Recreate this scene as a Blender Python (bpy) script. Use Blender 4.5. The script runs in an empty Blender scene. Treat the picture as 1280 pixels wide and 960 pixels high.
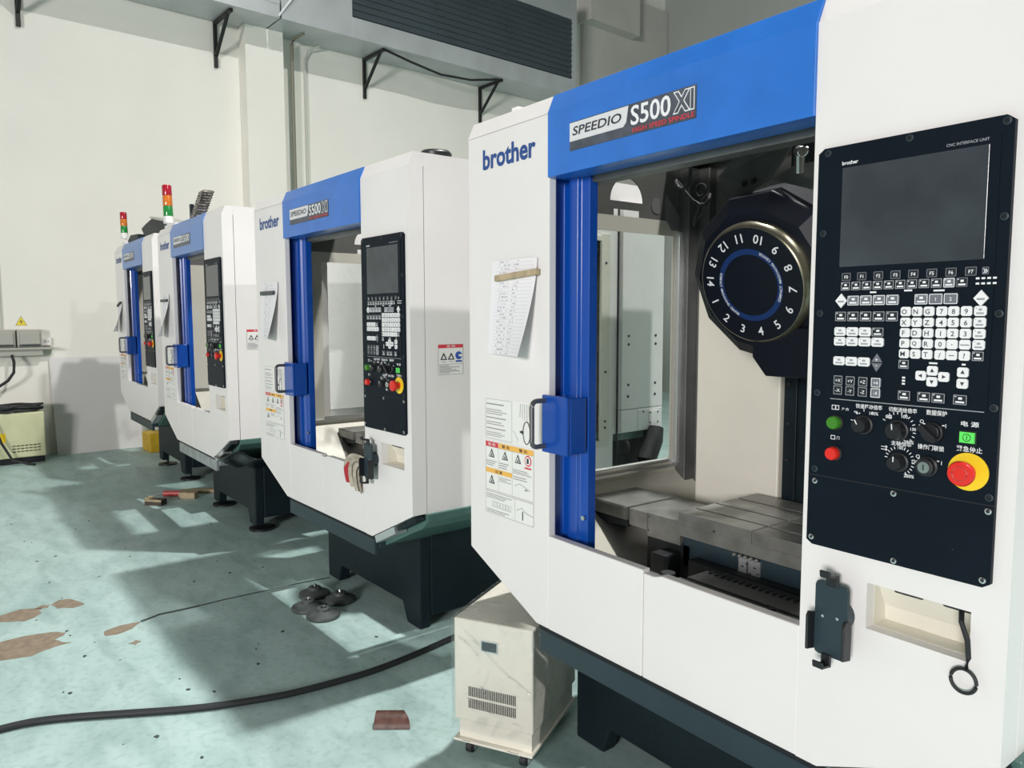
import bpy, bmesh, math, random
from mathutils import Vector, Matrix
random.seed(7)
PI = math.pi
scene = bpy.context.scene
COL = scene.collection
V = Vector

# ------------------------------------------------------------------ materials
def mat(name, col, rough=0.5, metal=0.0, noise=0.0, nscale=6.0, bump=0.0, bscale=60.0, coat=0.0, col2=None, spec=None):
    m = bpy.data.materials.new(name); m.use_nodes = True
    nt = m.node_tree; b = nt.nodes['Principled BSDF']
    b.inputs['Base Color'].default_value = (*col, 1)
    b.inputs['Roughness'].default_value = rough
    b.inputs['Metallic'].default_value = metal
    b.inputs['Coat Weight'].default_value = coat
    if spec is not None: b.inputs['Specular IOR Level'].default_value = spec
    tc = nt.nodes.new('ShaderNodeTexCoord')
    if noise > 0 or col2:
        n = nt.nodes.new('ShaderNodeTexNoise'); n.inputs['Scale'].default_value = nscale; n.inputs['Detail'].default_value = 6
        nt.links.new(tc.outputs['Object'], n.inputs['Vector'])
        r = nt.nodes.new('ShaderNodeValToRGB')
        c2 = col2 or tuple(max(0, c*(1-noise)) for c in col)
        r.color_ramp.elements[0].color = (*c2, 1); r.color_ramp.elements[0].position = .35
        r.color_ramp.elements[1].color = (*col, 1); r.color_ramp.elements[1].position = .62
        nt.links.new(n.outputs['Fac'], r.inputs['Fac']); nt.links.new(r.outputs['Color'], b.inputs['Base Color'])
    if bump > 0:
        n = nt.nodes.new('ShaderNodeTexNoise'); n.inputs['Scale'].default_value = bscale
        nt.links.new(tc.outputs['Object'], n.inputs['Vector'])
        u = nt.nodes.new('ShaderNodeBump'); u.inputs['Strength'].default_value = bump; u.inputs['Distance'].default_value = .01
        nt.links.new(n.outputs['Fac'], u.inputs['Height']); nt.links.new(u.outputs['Normal'], b.inputs['Normal'])
    return m

M = {}
M['white'] = mat('white_enamel', (.81, .79, .78), .32, noise=.03, nscale=3)
M['cream'] = mat('cream_enamel', (.71, .69, .60), .42, noise=.05, nscale=4)
M['rail_glare'] = mat('film_glare_rail', (.42, .45, .46), .3, .3, noise=.35, nscale=14)
M['chain'] = mat('mottled_chain', (.45, .42, .38), .5, .2, col2=(.10, .09, .08), nscale=45)
M['recess'] = mat('recess_ivory', (.74, .715, .62), .45)
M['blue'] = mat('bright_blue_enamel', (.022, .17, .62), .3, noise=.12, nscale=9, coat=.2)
M['blue_glare'] = mat('glare_blue_enamel', (.12, .25, .58), .35, noise=.06, nscale=5)  # glare on the two far headers, put into a lighter blue
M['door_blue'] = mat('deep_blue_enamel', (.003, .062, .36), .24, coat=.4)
M['base'] = mat('dark_navy_casting', (.005, .013, .018), .5, spec=.3, noise=.3, nscale=5, bump=.1)
M['slate'] = mat('slate_paint', (.020, .038, .050), .42, noise=.15)
M['green_slate'] = mat('green_slate_paint', (.075, .16, .14), .4, noise=.15)
M['panel'] = mat('black_blue_panel', (.0045, .0095, .0165), .5, noise=.15, nscale=8, spec=.13)
M['key_black'] = mat('black_key', (.010, .014, .020), .5)
M['key_grey'] = mat('grey_key', (.16, .17, .20), .5)
M['key_white'] = mat('white_key', (.82, .83, .84), .45)
M['ink'] = mat('dark_ink', (.035, .035, .05), .6)
M['print_white'] = mat('white_print', (.80, .82, .84), .6)
M['print_grey'] = mat('grey_print', (.33, .35, .38), .6)
M['ink_grey'] = mat('grey_ink', (.30, .30, .32), .7)
M['screen'] = mat('lcd_glass', (.055, .066, .078), .22, noise=.35, nscale=7)
M['black'] = mat('black_plastic', (.012, .013, .016), .4)
M['rubber'] = mat('black_rubber', (.014, .016, .018), .6)
M['dark'] = mat('black_void_paint', (.006, .008, .011), .7)
M['steel'] = mat('ground_steel', (.27, .275, .255), .36, .45, noise=.3, nscale=14)
M['steel_dull'] = mat('dull_steel_sheet', (.18, .185, .18), .42, .6, noise=.25, nscale=8)
M['liner_grey'] = mat('grey_liner_sheet', (.20, .20, .19), .45, .3, noise=.2, nscale=4)
M['chrome'] = mat('bright_metal', (.72, .72, .72), .2, 1.0)
M['alu'] = mat('brushed_aluminium', (.70, .72, .73), .35, .8)
M['handle'] = mat('handle_steel', (.16, .16, .165), .4, .6)
M['bronze'] = mat('oily_bronze_rim', (.22, .21, .15), .3, .8, noise=.4, nscale=20)
M['mag'] = mat('black_magazine_cover', (.0035, .0055, .011), .45, spec=.25)
M['dial_blue'] = mat('dial_blue_ring', (.007, .028, .115), .45, spec=.3)
M['dial_text'] = mat('dial_print', (.70, .72, .74), .5)
M['brand_blue'] = mat('logo_blue', (.015, .07, .27), .45)
M['badge_grey'] = mat('badge_silver', (.70, .71, .73), .35)
M['badge_dark'] = mat('badge_charcoal', (.055, .065, .085), .4, col2=(.10, .11, .14), nscale=18)
M['red_print'] = mat('red_print', (.65, .05, .07), .5)
M['red'] = mat('red_plastic', (.72, .025, .018), .35)
M['yellow'] = mat('yellow_plastic', (.88, .62, .02), .4)
M['green_btn'] = mat('green_button', (.05, .22, .02), .35)
M['green_lit'] = mat('green_lit_switch', (.10, .62, .10), .4)
b = M['green_lit'].node_tree.nodes['Principled BSDF']; b.inputs['Emission Color'].default_value = (.1, .8, .12, 1); b.inputs['Emission Strength'].default_value = .25
M['red_lens'] = mat('red_lamp_lens', (.40, .012, .03), .2, coat=.5)
M['amber_lens'] = mat('amber_lamp_lens', (.62, .17, .02), .2, coat=.5)
M['green_lens'] = mat('green_lamp_lens', (.02, .24, .05), .2, coat=.5)
M['orange_print'] = mat('orange_print', (.85, .48, .10), .6)
M['sign_yellow'] = mat('sign_yellow', (.80, .66, .06), .5)
M['blue_print'] = mat('blue_print', (.03, .09, .40), .5)
M['sticker'] = mat('white_sticker', (.82, .83, .80), .45)
M['wood'] = mat('pale_wood', (.50, .40, .25), .6, noise=.3, nscale=30)
M['wood_red'] = mat('red_handle', (.50, .06, .06), .45)
M['wall'] = mat('off_white_wall_paint', (.83, .82, .755), .75, noise=.04, nscale=1.3, bump=.05, bscale=18)
M['wall_dark'] = mat('dark_hall_paint', (.13, .13, .13), .85)  # unseen walls and ceiling, darkened to cut bounced light
M['wall_grey'] = mat('grey_wall_paint', (.40, .42, .40), .8, noise=.06, nscale=.7)
M['pillar_grey'] = mat('grey_plaster', (.55, .54, .50), .8, noise=.08, nscale=1.5)
M['duct'] = mat('galvanised_sheet', (.52, .56, .57), .45, .35, noise=.12, nscale=2.5)
M['louver'] = mat('slate_grey_louvre', (.055, .075, .085), .5, noise=.12, nscale=2)
M['bracket'] = mat('black_painted_angle', (.010, .010, .011), .5)
M['conduit'] = mat('olive_grey_conduit', (.20, .20, .155), .5)
M['conduit_pale'] = mat('pale_conduit', (.50, .52, .47), .5)
M['box_grey'] = mat('grey_switch_box', (.40, .40, .355), .5)
M['board'] = mat('pale_grey_board', (.70, .69, .685), .55, noise=.03, nscale=1.5)
M['welder'] = mat('pale_yellow_green_sheet', (.62, .64, .40), .5, noise=.1, nscale=7)
M['chiller'] = mat('ivory_powder_coat', (.80, .775, .68), .45, noise=.05, nscale=9)
M['slot'] = mat('dark_vent_gap', (.02, .02, .02), .8)
M['pad'] = mat('grey_rubber_pad', (.072, .086, .085), .55, noise=.3, nscale=20)
M['tile'] = mat('brown_glazed_shard', (.13, .062, .048), .4, noise=.5, nscale=40)
M['tile_pale'] = mat('pale_clay_edge', (.45, .42, .33), .8)
M['concrete'] = mat('bare_concrete', (.27, .215, .155), .9, noise=.25, nscale=30)
M['crack'] = mat('dark_crack', (.05, .07, .065), .9)
M['rag'] = mat('grey_cotton', (.52, .47, .38), .9, noise=.3, nscale=30, bump=.4, bscale=90)
M['rag_red'] = mat('red_cotton', (.42, .03, .04), .9)
M['brown'] = mat('brown_block', (.09, .07, .055), .7, noise=.4, nscale=30)
M['yellow_dull'] = mat('dull_yellow_paint', (.62, .40, .02), .6, noise=.2)
M['black_film'] = mat('black_wrap', (.02, .028, .032), .22, noise=.4, nscale=9, bump=.6, bscale=14)
M['spot_grey'] = mat('dim_light_patch', (.34, .345, .34), .4, .5)

def film_mat(name, tint, alpha, rough):
    m = bpy.data.materials.new(name); m.use_nodes = True; nt = m.node_tree; nt.nodes.clear()
    o = nt.nodes.new('ShaderNodeOutputMaterial'); t = nt.nodes.new('ShaderNodeBsdfTransparent'); t.inputs[0].default_value = (*tint, 1)
    g = nt.nodes.new('ShaderNodeBsdfGlossy'); g.inputs['Roughness'].default_value = rough; g.inputs[0].default_value = (.9, .9, .9, 1)
    mx = nt.nodes.new('ShaderNodeMixShader'); nt.links.new(t.outputs[0], mx.inputs[1]); nt.links.new(g.outputs[0], mx.inputs[2])
    n = nt.nodes.new('ShaderNodeTexNoise'); n.inputs['Scale'].default_value = 11; n.inputs['Detail'].default_value = 4; n.inputs['Distortion'].default_value = 2.5
    tc = nt.nodes.new('ShaderNodeTexCoord'); nt.links.new(tc.outputs['Object'], n.inputs['Vector'])
    mr = nt.nodes.new('ShaderNodeMapRange'); mr.inputs['From Min'].default_value = .5; mr.inputs['From Max'].default_value = .75
    mr.inputs['To Min'].default_value = alpha; mr.inputs['To Max'].default_value = alpha*3.2
    nt.links.new(n.outputs['Fac'], mr.inputs['Value']); nt.links.new(mr.outputs[0], mx.inputs[0])
    bp = nt.nodes.new('ShaderNodeBump'); bp.inputs['Strength'].default_value = .5; bp.inputs['Distance'].default_value = .01
    nt.links.new(n.outputs['Fac'], bp.inputs['Height']); nt.links.new(bp.outputs[0], g.inputs['Normal'])
    nt.links.new(mx.outputs[0], o.inputs[0]); return m
M['film'] = film_mat('clear_stretch_film', (.97, .97, .97), .085, .15)
M['film_white'] = film_mat('creased_film', (.96, .96, .96), .28, .25)
M['glass'] = film_mat('window_pane', (.955, .98, .968), .02, .05)

def floor_mat():
    m = bpy.data.materials.new('mint_epoxy_floor'); m.use_nodes = True; nt = m.node_tree; b = nt.nodes['Principled BSDF']
    tc = nt.nodes.new('ShaderNodeTexCoord')
    def noise(s, d=6, rot=None, dist=0):
        n = nt.nodes.new('ShaderNodeTexNoise'); n.inputs['Scale'].default_value = s; n.inputs['Detail'].default_value = d; n.inputs['Distortion'].default_value = dist
        if rot:
            mp = nt.nodes.new('ShaderNodeMapping'); mp.inputs['Scale'].default_value = rot; nt.links.new(tc.outputs['Object'], mp.inputs['Vector']); nt.links.new(mp.outputs[0], n.inputs['Vector'])
        else: nt.links.new(tc.outputs['Object'], n.inputs['Vector'])
        return n.outputs['Fac']
    def ramp(f, p0, c0, p1, c1):
        r = nt.nodes.new('ShaderNodeValToRGB'); e = r.color_ramp.elements
        e[0].position = p0; e[0].color = (*c0, 1); e[1].position = p1; e[1].color = (*c1, 1); nt.links.new(f, r.inputs[0]); return r.outputs[0]
    def mixc(a, b_, fac, mode='MULTIPLY'):
        x = nt.nodes.new('ShaderNodeMix'); x.data_type = 'RGBA'; x.blend_type = mode
        if isinstance(fac, float): x.inputs[0].default_value = fac
        else: nt.links.new(fac, x.inputs[0])
        nt.links.new(a, x.inputs[6]); nt.links.new(b_, x.inputs[7]); return x.outputs[2]
    basec = ramp(noise(1.1, 8), .3, (.35, .495, .475), .7, (.455, .60, .58))
    scuff = ramp(noise(3.5, 9, (1, 2.4, 1), .6), .33, (.70, .74, .74), .58, (1, 1, 1))
    c = mixc(basec, scuff, .8)
    fine = ramp(noise(34, 3), .32, (.72, .78, .77), .5, (1, 1, 1)); c = mixc(c, fine, .55)
    specks = ramp(noise(19, 2), .235, (.10, .14, .13), .255, (1, 1, 1)); c = mixc(c, specks, 1.0)
    nt.links.new(c, b.inputs['Base Color'])
    rr = nt.nodes.new('ShaderNodeMapRange'); nt.links.new(noise(2.3, 5), rr.inputs[0]); rr.inputs['To Min'].default_value = .34; rr.inputs['To Max'].default_value = .62
    nt.links.new(rr.outputs[0], b.inputs['Roughness']); b.inputs['Specular IOR Level'].default_value = .35
    return m
M['floor'] = floor_mat()

def paper_mat():
    m = bpy.data.materials.new('printed_form_paper'); m.use_nodes = True; nt = m.node_tree; b = nt.nodes['Principled BSDF']; b.inputs['Roughness'].default_value = .8
    uv = nt.nodes.new('ShaderNodeUVMap'); sp = nt.nodes.new('ShaderNodeSeparateXYZ'); nt.links.new(uv.outputs[0], sp.inputs[0])
    def math_(op, a, bb=None):
        n = nt.nodes.new('ShaderNodeMath'); n.operation = op
        for i, q in enumerate((a, bb)):
            if q is None: continue
            if isinstance(q, (int, float)): n.inputs[i].default_value = q
            else: nt.links.new(q, n.inputs[i])
        return n.outputs[0]
    u, v = sp.outputs[0], sp.outputs[1]
    fr = math_('FRACT', math_('MULTIPLY', v, 27.0))
    rule = math_('LESS_THAN', fr, .16)
    row = math_('LESS_THAN', math_('ABSOLUTE', math_('SUBTRACT', fr, .55)), .2)
    nz = nt.nodes.new('ShaderNodeTexNoise'); nz.inputs['Scale'].default_value = 1; nz.inputs['Detail'].default_value = 3
    mp = nt.nodes.new('ShaderNodeMapping'); mp.inputs['Scale'].default_value = (34, 27, 1); nt.links.new(uv.outputs[0], mp.inputs[0]); nt.links.new(mp.outputs[0], nz.inputs['Vector'])
    word = math_('GREATER_THAN', nz.outputs[0], .53)
    c1 = math_('MULTIPLY', math_('GREATER_THAN', u, .18), math_('LESS_THAN', u, .42))
    c2 = math_('MULTIPLY', math_('GREATER_THAN', u, .5), math_('LESS_THAN', u, .62))
    txt = math_('MULTIPLY', math_('MULTIPLY', row, word), math_('ADD', c1, c2))
    inside = math_('MULTIPLY', math_('GREATER_THAN', u, .1), math_('LESS_THAN', u, .93))
    ink = math_('MAXIMUM', math_('MULTIPLY', txt, .6), math_('MULTIPLY', math_('MULTIPLY', rule, inside), .2))
    mx = nt.nodes.new('ShaderNodeMix'); mx.data_type = 'RGBA'; mx.inputs[6].default_value = (.84, .83, .86, 1); mx.inputs[7].default_value = (.1, .1, .16, 1)
    nt.links.new(ink, mx.inputs[0]); nt.links.new(mx.outputs[2], b.inputs['Base Color']); return m
M['paper'] = paper_mat()

# ------------------------------------------------------------------ mesh builder
TXT = {}
def text_mesh(s, bold=0.0, align='CENTER'):
    k = (s, bold, align)
    if k not in TXT:
        c = bpy.data.curves.new('lettering', 'FONT'); c.body = s; c.align_x = align; c.align_y = 'CENTER'; c.offset = bold; c.resolution_u = 3
        o = bpy.data.objects.new('lettering', c); COL.objects.link(o)
        dg = bpy.context.evaluated_depsgraph_get()
        me = bpy.data.meshes.new_from_object(o.evaluated_get(dg))
        vs = [v.co.copy() for v in me.vertices]; fs = [tuple(p.vertices) for p in me.polygons]
        bpy.data.objects.remove(o); bpy.data.curves.remove(c); bpy.data.meshes.remove(me)
        xs = [v.x for v in vs] or [0]; ys = [v.y for v in vs] or [0]
        TXT[k] = (vs, fs, (min(xs), max(xs), min(ys), max(ys)))
    return TXT[k]

class MB:
    def __init__(s): s.v = []; s.f = []; s.m = []; s.uv = None
    def add(s, vs, fs, mi=0):
        o = len(s.v); s.v += [V(v) for v in vs]; s.f += [tuple(i+o for i in f) for f in fs]; s.m += [mi]*len(fs); return s
    def box(s, x0, x1, y0, y1, z0, z1, mi=0):
        x0, x1 = sorted((x0, x1)); y0, y1 = sorted((y0, y1)); z0, z1 = sorted((z0, z1))
        return s.add([(x0,y0,z0),(x1,y0,z0),(x1,y1,z0),(x0,y1,z0),(x0,y0,z1),(x1,y0,z1),(x1,y1,z1),(x0,y1,z1)],
            [(0,3,2,1),(4,5,6,7),(0,1,5,4),(1,2,6,5),(2,3,7,6),(3,0,4,7)], mi)
    def prism(s, poly, axis, a, b, mi=0):
        # poly 2-D; axis 'x': (y,z); 'y': (x,z); 'z': (x,y)
        def P(p, t): return {'x': (t, p[0], p[1]), 'y': (p[0], t, p[1]), 'z': (p[0], p[1], t)}[axis]
        ar = sum(poly[i][0]*poly[(i+1) % len(poly)][1]-poly[(i+1) % len(poly)][0]*poly[i][1] for i in range(len(poly)))
        if (ar < 0) != (axis == 'y'): poly = poly[::-1]
        if a > b: a, b = b, a
        n = len(poly); vs = [P(p, a) for p in poly]+[P(p, b) for p in poly]
        fs = [tuple(range(n))[::-1], tuple(range(n, 2*n))]+[(i, (i+1) % n, n+(i+1) % n, n+i) for i in range(n)]
        return s.add(vs, fs, mi)
    def lathe(s, prof, mtx=None, n=32, mi=0, mis=None):
        # prof: (r, h) list around +Z of mtx
        mtx = mtx or Matrix(); vs = []; fs = []; ms = []
        for r, h in prof:
            for i in range(n): a = 2*PI*i/n; vs.append(mtx @ V((r*math.cos(a), r*math.sin(a), h)))
        for j in range(len(prof)-1):
            for i in range(n): k = (i+1) % n; fs.append((j*n+i, j*n+k, (j+1)*n+k, (j+1)*n+i)); ms.append(mis[j] if mis else mi)
        fs.append(tuple(range(n))[::-1]); ms.append(mis[0] if mis else mi)
        q = (len(prof)-1)*n; fs.append(tuple(range(q, q+n))); ms.append(mis[-1] if mis else mi)
        o = len(s.v); s.v += vs; s.f += [tuple(i+o for i in f) for f in fs]; s.m += ms; return s
    def cyl(s, c, d, r, h, n=24, mi=0, r2=None):
        d = V(d).normalized(); q = d.to_track_quat('Z', 'Y').to_matrix().to_4x4(); mtx = Matrix.Translation(V(c)) @ q
        return s.lathe([(r, 0), (r if r2 is None else r2, h)], mtx, n, mi)
    def tube(s, pts, r, n=10, mi=0, closed=False):
        pts = [V(p) for p in pts]; N = len(pts); vs = []; fs = []; up = V((0, 0, 1))
        for i, p in enumerate(pts):
            t = (pts[(i+1) % N if closed else min(i+1, N-1)]-pts[(i-1) % N if closed else max(i-1, 0)]).normalized()
            a = t.cross(up)
            if a.length < .05: a = t.cross(V((1, 0, 0)))
            a.normalize(); b = a.cross(t)
            for k in range(n): w = 2*PI*k/n; vs.append(p+r*(math.cos(w)*a+math.sin(w)*b))
        for i in range(N if closed else N-1):
            j = (i+1) % N
            for k in range(n): l = (k+1) % n; fs.append((i*n+k, i*n+l, j*n+l, j*n+k))
        if not closed: fs += [tuple(range(n))[::-1], tuple(range((N-1)*n, N*n))]
        return s.add(vs, fs, mi)
    def grid(s, fn, nu, nv, mi=0, thick=0.0):
        vs = [V(fn(i/nu, j/nv)) for j in range(nv+1) for i in range(nu+1)]
        fs = [(j*(nu+1)+i, j*(nu+1)+i+1, (j+1)*(nu+1)+i+1, (j+1)*(nu+1)+i) for j in range(nv) for i in range(nu)]
        return s.add(vs, fs, mi)
    def text(s, body, x, y, z, h=None, w=None, mi=0, bold=0.0, mtx=None, align='CENTER', shear=0.0, ref=None):
        # lettering on an x-z plane facing -y; h = cap height, w = total width
        vs, fs, (a, b, c, d) = text_mesh(body, bold, align)
        if not vs: return s
        if ref is not None: a, b, c, d = text_mesh(body, ref, align)[2]
        sy = (h/(d-c)) if h else None; sx = (w/(b-a)) if w else sy
        if sy is None: sy = sx
        cx = (a+b)/2 if align == 'CENTER' else a; cy = (c+d)/2
        L = [V(((v.x-cx)*sx+shear*(v.y-cy)*sy, (v.y-cy)*sy, 0)) for v in vs]
        mtx = mtx or (Matrix.Translation(V((x, y, z))) @ Matrix.Rotation(PI/2, 4, 'X'))
        return s.add([mtx @ v for v in L], fs, mi)
    def rect(s, x0, x1, y, z0, z1, mi=0):
        return s.add([(x0, y, z0), (x1, y, z0), (x1, y, z1), (x0, y, z1)], [(0, 1, 2, 3)], mi)
    def frame(s, x0, x1, y, z0, z1, t, mi=0):
        s.rect(x0, x1, y, z0, z0+t, mi); s.rect(x0, x1, y, z1-t, z1, mi); s.rect(x0, x0+t, y, z0+t, z1-t, mi); return s.rect(x1-t, x1, y, z0+t, z1-t, mi)
    def tri(s, a, b, c, mi=0): return s.add([a, b, c], [(0, 1, 2)], mi)
    def warp(s, fn): s.v = [V(fn(v)) for v in s.v]; return s
    def build(s, name, mats, parent=None, bevel=0.0, smooth=False, seg=2, solid=0.0, subsurf=0):
        me = bpy.data.meshes.new(name); me.from_pydata([tuple(v) for v in s.v], [], s.f)
        if not isinstance(mats, (list, tuple)): mats = [mats]
        for m in mats: me.materials.append(M[m])
        me.polygons.foreach_set('material_index', s.m)
        if smooth:
            me.polygons.foreach_set('use_smooth', [True]*len(s.f))
        me.update(); o = bpy.data.objects.new(name, me); COL.objects.link(o)
        if smooth: me.set_sharp_from_angle(angle=math.radians(38))
        if parent: o.parent = parent
        if solid: md = o.modifiers.new('solid', 'SOLIDIFY'); md.thickness = solid; md.offset = 0
        if bevel: md = o.modifiers.new('bevel', 'BEVEL'); md.width = bevel; md.segments = seg; md.limit_method = 'ANGLE'; md.angle_limit = math.radians(40)
        if subsurf: md = o.modifiers.new('sub', 'SUBSURF'); md.levels = subsurf; md.render_levels = subsurf
        return o

def tag(o, label=None, cat=None, group=None, kind=None):
    if label: o['label'] = label
    if cat: o['category'] = cat
    if group: o['group'] = group
    if kind: o['kind'] = kind
    return o
def empty(name, loc=(0, 0, 0), rz=0.0):
    o = bpy.data.objects.new(name, None); COL.objects.link(o); o.location = loc; o.rotation_euler = (0, 0, rz); o.empty_display_size = .1; return o
def kids(o): return [c for c in bpy.data.objects if c.parent == o]
def copy_tree(o, parent=None, skip=()):
    c = o.copy(); COL.objects.link(c)
    if parent: c.parent = parent
    for ch in kids(o):
        if ch.name.split('.')[0] not in skip: copy_tree(ch, c, skip)
    return c

# ------------------------------------------------------------------ camera (hand-held, beside the first machine)
cam = bpy.data.cameras.new('camera'); co = bpy.data.objects.new('camera', cam); COL.objects.link(co)
YAW, PIT, ROL, F = .9248, .0885, -.0022, 945.47
fw = V((-math.sin(YAW)*math.cos(PIT), math.cos(YAW)*math.cos(PIT), -math.sin(PIT)))
r0 = V((math.cos(YAW), math.sin(YAW), 0)); u0 = r0.cross(fw)
R = r0*math.cos(ROL)+u0*math.sin(ROL); U = u0*math.cos(ROL)-r0*math.sin(ROL)
mw = Matrix(((R.x, U.x, -fw.x, 2.0614), (R.y, U.y, -fw.y, -1.38), (R.z, U.z, -fw.z, 1.4205), (0, 0, 0, 1)))
co.matrix_world = mw
cam.sensor_width = 36; cam.lens = F/1280*36; cam.clip_start = .02
scene.camera = co

# ------------------------------------------------------------------ the machining centre (local frame: x along the front, y into the machine, z up)
def build_machine(label, k=1.0, full=True, header='blue', badge=('S500', 'X1', 'HIGH SPEED SPINDLE'), roof_open=False, magazine=True, cover=False):
    root = empty('machining_center'); tag(root, label, 'machining center', 'row of CNC machining centers')
    W = 1.59*k
    def X(x): return x*k
    oL, oR = X(.405), X(1.213); ZB, ZC, ZO, ZH, ZV, ZR = .505, .657, .785, 1.807, 1.983, 2.033
    cL, cR = X(.348), X(1.26)
    # --- white front
    MB().prism([(0, ZC), (cL, ZB), (oL, ZB), (oL, ZV), (0, ZV)], 'y', 0, .028).build('left_front_panel', 'white', root, .004)
    mid = X(.778)
    MB().box(oL, mid-.0012, 0, .028, ZB, ZO).build('lower_front_panel', 'white', root, .003)
    b = MB().prism([(mid+.0012, ZB), (oR, ZB), (oR, ZO), (mid+.06, ZO), (mid+.035, ZO-.008), (mid+.0012, ZO-.008)], 'y', 0, .028)
    b.build('lower_front_panel', 'white', root, .003)
    MB().box(mid-.02, mid+.02, .029, .034, ZB, ZO-.01).build('seam_backing', 'ink_grey', root)
    p0, p1 = X(1.351), X(1.533); q0, q1 = .827, .916
    def chz(x): return ZB+(x-cR)*(ZC-ZB)/(W-cR)
    b = MB()
    b.prism([(oR, ZB), (cR, ZB), (p0, chz(p0)), (p0, ZV), (oR, ZV)], 'y', 0, .028)
    b.prism([(p0, q1), (p1, q1), (p1, ZV), (p0, ZV)], 'y', 0, .028)
    b.prism([(p0, chz(p0)), (p1, chz(p1)), (p1, q0), (p0, q0)], 'y', 0, .028)
    b.prism([(p1, chz(p1)), (W, ZC), (W, ZV), (p1, ZV)], 'y', 0, .028)
    b.build('control_column', 'white', root)
    bv = [(0, ZV), (.022, ZR), (.07, ZR), (.07, ZV)]
    MB().prism(bv, 'x', .0006, oL-.001).build('top_bevel', 'white', root)
    MB().prism(bv, 'x', oR+.001, W-.0006).build('top_bevel', 'white', root)
    # pocket behind the column
    d = .075
    b = MB().box(p0-.003, p0+.0005, .0282, d, q0-.003, q1+.003).box(p1-.0005, p1+.003, .0282, d, q0-.003, q1+.003)
    b.box(p0, p1, .0282, d, q0-.003, q0+.0005); b.prism([(.03, q1), (d, q1), (d, q0), (d-.004, q0+.03), (.04, q1-.004)], 'x', p0, p1)
    pk = b.build('cable_recess', 'recess', root)
    for px in (p0+X(.06), p1-X(.035)):
        MB().prism([(.024, q1-.001), (.024, q1-.012), (.05, q1-.022), (.062, q1-.001)], 'x', px-.022, px+.022).build('connector_cap', 'black', pk, .003)
    # --- blue header
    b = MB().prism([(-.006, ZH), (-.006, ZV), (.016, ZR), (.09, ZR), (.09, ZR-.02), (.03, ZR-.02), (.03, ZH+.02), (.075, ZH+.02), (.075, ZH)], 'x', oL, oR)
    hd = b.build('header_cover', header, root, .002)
    # --- maker's badge and logo
    if badge:
        y0 = -.0075; b = MB()
        x0, x1 = X(.50), X(.925); xm = X(.715)
        b.prism([(x0, 1.862), (x1, 1.862), (x1, 1.936), (xm, 1.936), (xm-.004, 1.936), (x0, 1.936)], 'y', y0, -.006, 0)
        b.prism([(x0, 1.886), (xm-.016, 1.886), (xm-.006, 1.896), (xm+.001, 1.934), (x0, 1.934)], 'y', y0-.0006, y0, 1)
        b.text('SPEEDIO', (x0+xm)/2-.004, y0-.0012, 1.911, .023, xm-x0-.035, 2, .016, shear=.2)
        x2 = xm+(x1-xm)*(.66 if badge[1] else .97)
        b.text(badge[0], (xm+.008+x2)/2, y0-.0012, 1.907, .047, x2-xm-.012, 3, .016)
        if badge[1]:
            b.text(badge[1], (x2+x1)/2, y0-.0010, 1.907, .050, x1-x2-.008, 3, .075)
            b.text(badge[1], (x2+x1)/2, y0-.0016, 1.907, .050, x1-x2-.008, 0, .03, ref=.075)
        if badge[2]: b.text(badge[2], (xm+.012+x1)/2, y0-.0012, 1.872, .011, x1-xm-.02, 4, .012)
        b.build('model_badge', ['badge_dark', 'badge_grey', 'ink', 'print_white', 'red_print'], root)
    b = MB().text('brother', X(.215), -.0012, 1.905, .062, X(.262), 0, .028); b.build('maker_logo', 'brand_blue', root)
    # --- sides, roof, back
    hy0, hy1, hz0, hz1 = .40, 1.02, .845, 1.765
    def side(x0, x1, name):
        b = MB().box(x0, x1, .028, .064, ZC, ZR).box(x0, x1, .0675, hy0, ZC, ZR).box(x0, x1, hy0, hy1, ZC, hz0).box(x0, x1, hy1, 1.095, ZC, ZR).box(x0, x1, 1.095, 1.41, .868, ZR)
        if x0 > .5: b.box(x0, x1, hy0, hy1, hz1, ZR)
        else: b.box(x0, x1, hy0, .45, hz1, ZR).box(x0, x1, .93, hy1, hz1, ZR).box(x0, x1, .45, .93, 1.995, ZR)
        return b.build(name, 'white', root)
    side(0, .018, 'left_side_panel'); side(W-.018, W, 'right_side_panel')
    def wframe(x0, x1, xp):
        t = .045
        b = MB().box(x0, x1, hy0-.005, hy0+.01, hz0-.03, hz1+.03).box(x0, x1, hy1-.01, hy1+t, hz0-.03, hz1+.03).box(x0, x1, hy0, hy1, hz1, hz1+.02).box(x0, x1, hy0, hy1, hz0-.03, hz0)
        for z in (hz0+.06, hz0+.09, hz1-.1, hz1-.6): b.cyl((x0 if x0 < .2 else x1, hy1+.018, z), (-1 if x0 < .2 else 1, 0, 0), .006, .003, 10, 1)
        w = b.build('side_window_frame', ['cream', 'ink'], root)
        MB().box(xp, xp+.003, hy0, hy1, hz0, hz1).build('window_pane', 'glass', w)
    wframe(-.004, .004, .010); wframe(W-.004, W+.004, W-.013)
    if cover: MB().box(W+.0045, W+.012, hy0-.02, hy1+.05, hz0-.05, hz1+.05).build('window_cover', 'white', root, .002)
    ra, rb, sx0, sx1 = (.11 if roof_open else .45), .84, X(.12), W-X(.10)
    b = MB().box(.018, W-.018, .09, ra, ZR-.02, ZR).box(.018, W-.018, rb, 1.41, ZR-.02, ZR).box(.018, sx0, ra, rb, ZR-.02, ZR).box(sx1, W-.018, ra, rb, ZR-.02, ZR)
    b.build('roof_sheet', 'white', root)
    MB().box(.018, W-.018, 1.39, 1.41, .868, ZR-.02).build('rear_panel', 'white', root)
    # electrical cabinet at the rear of the right side
    b = MB().box(W+.001, W+.03, 1.123, 1.41, .985, 1.93, 0)
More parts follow.
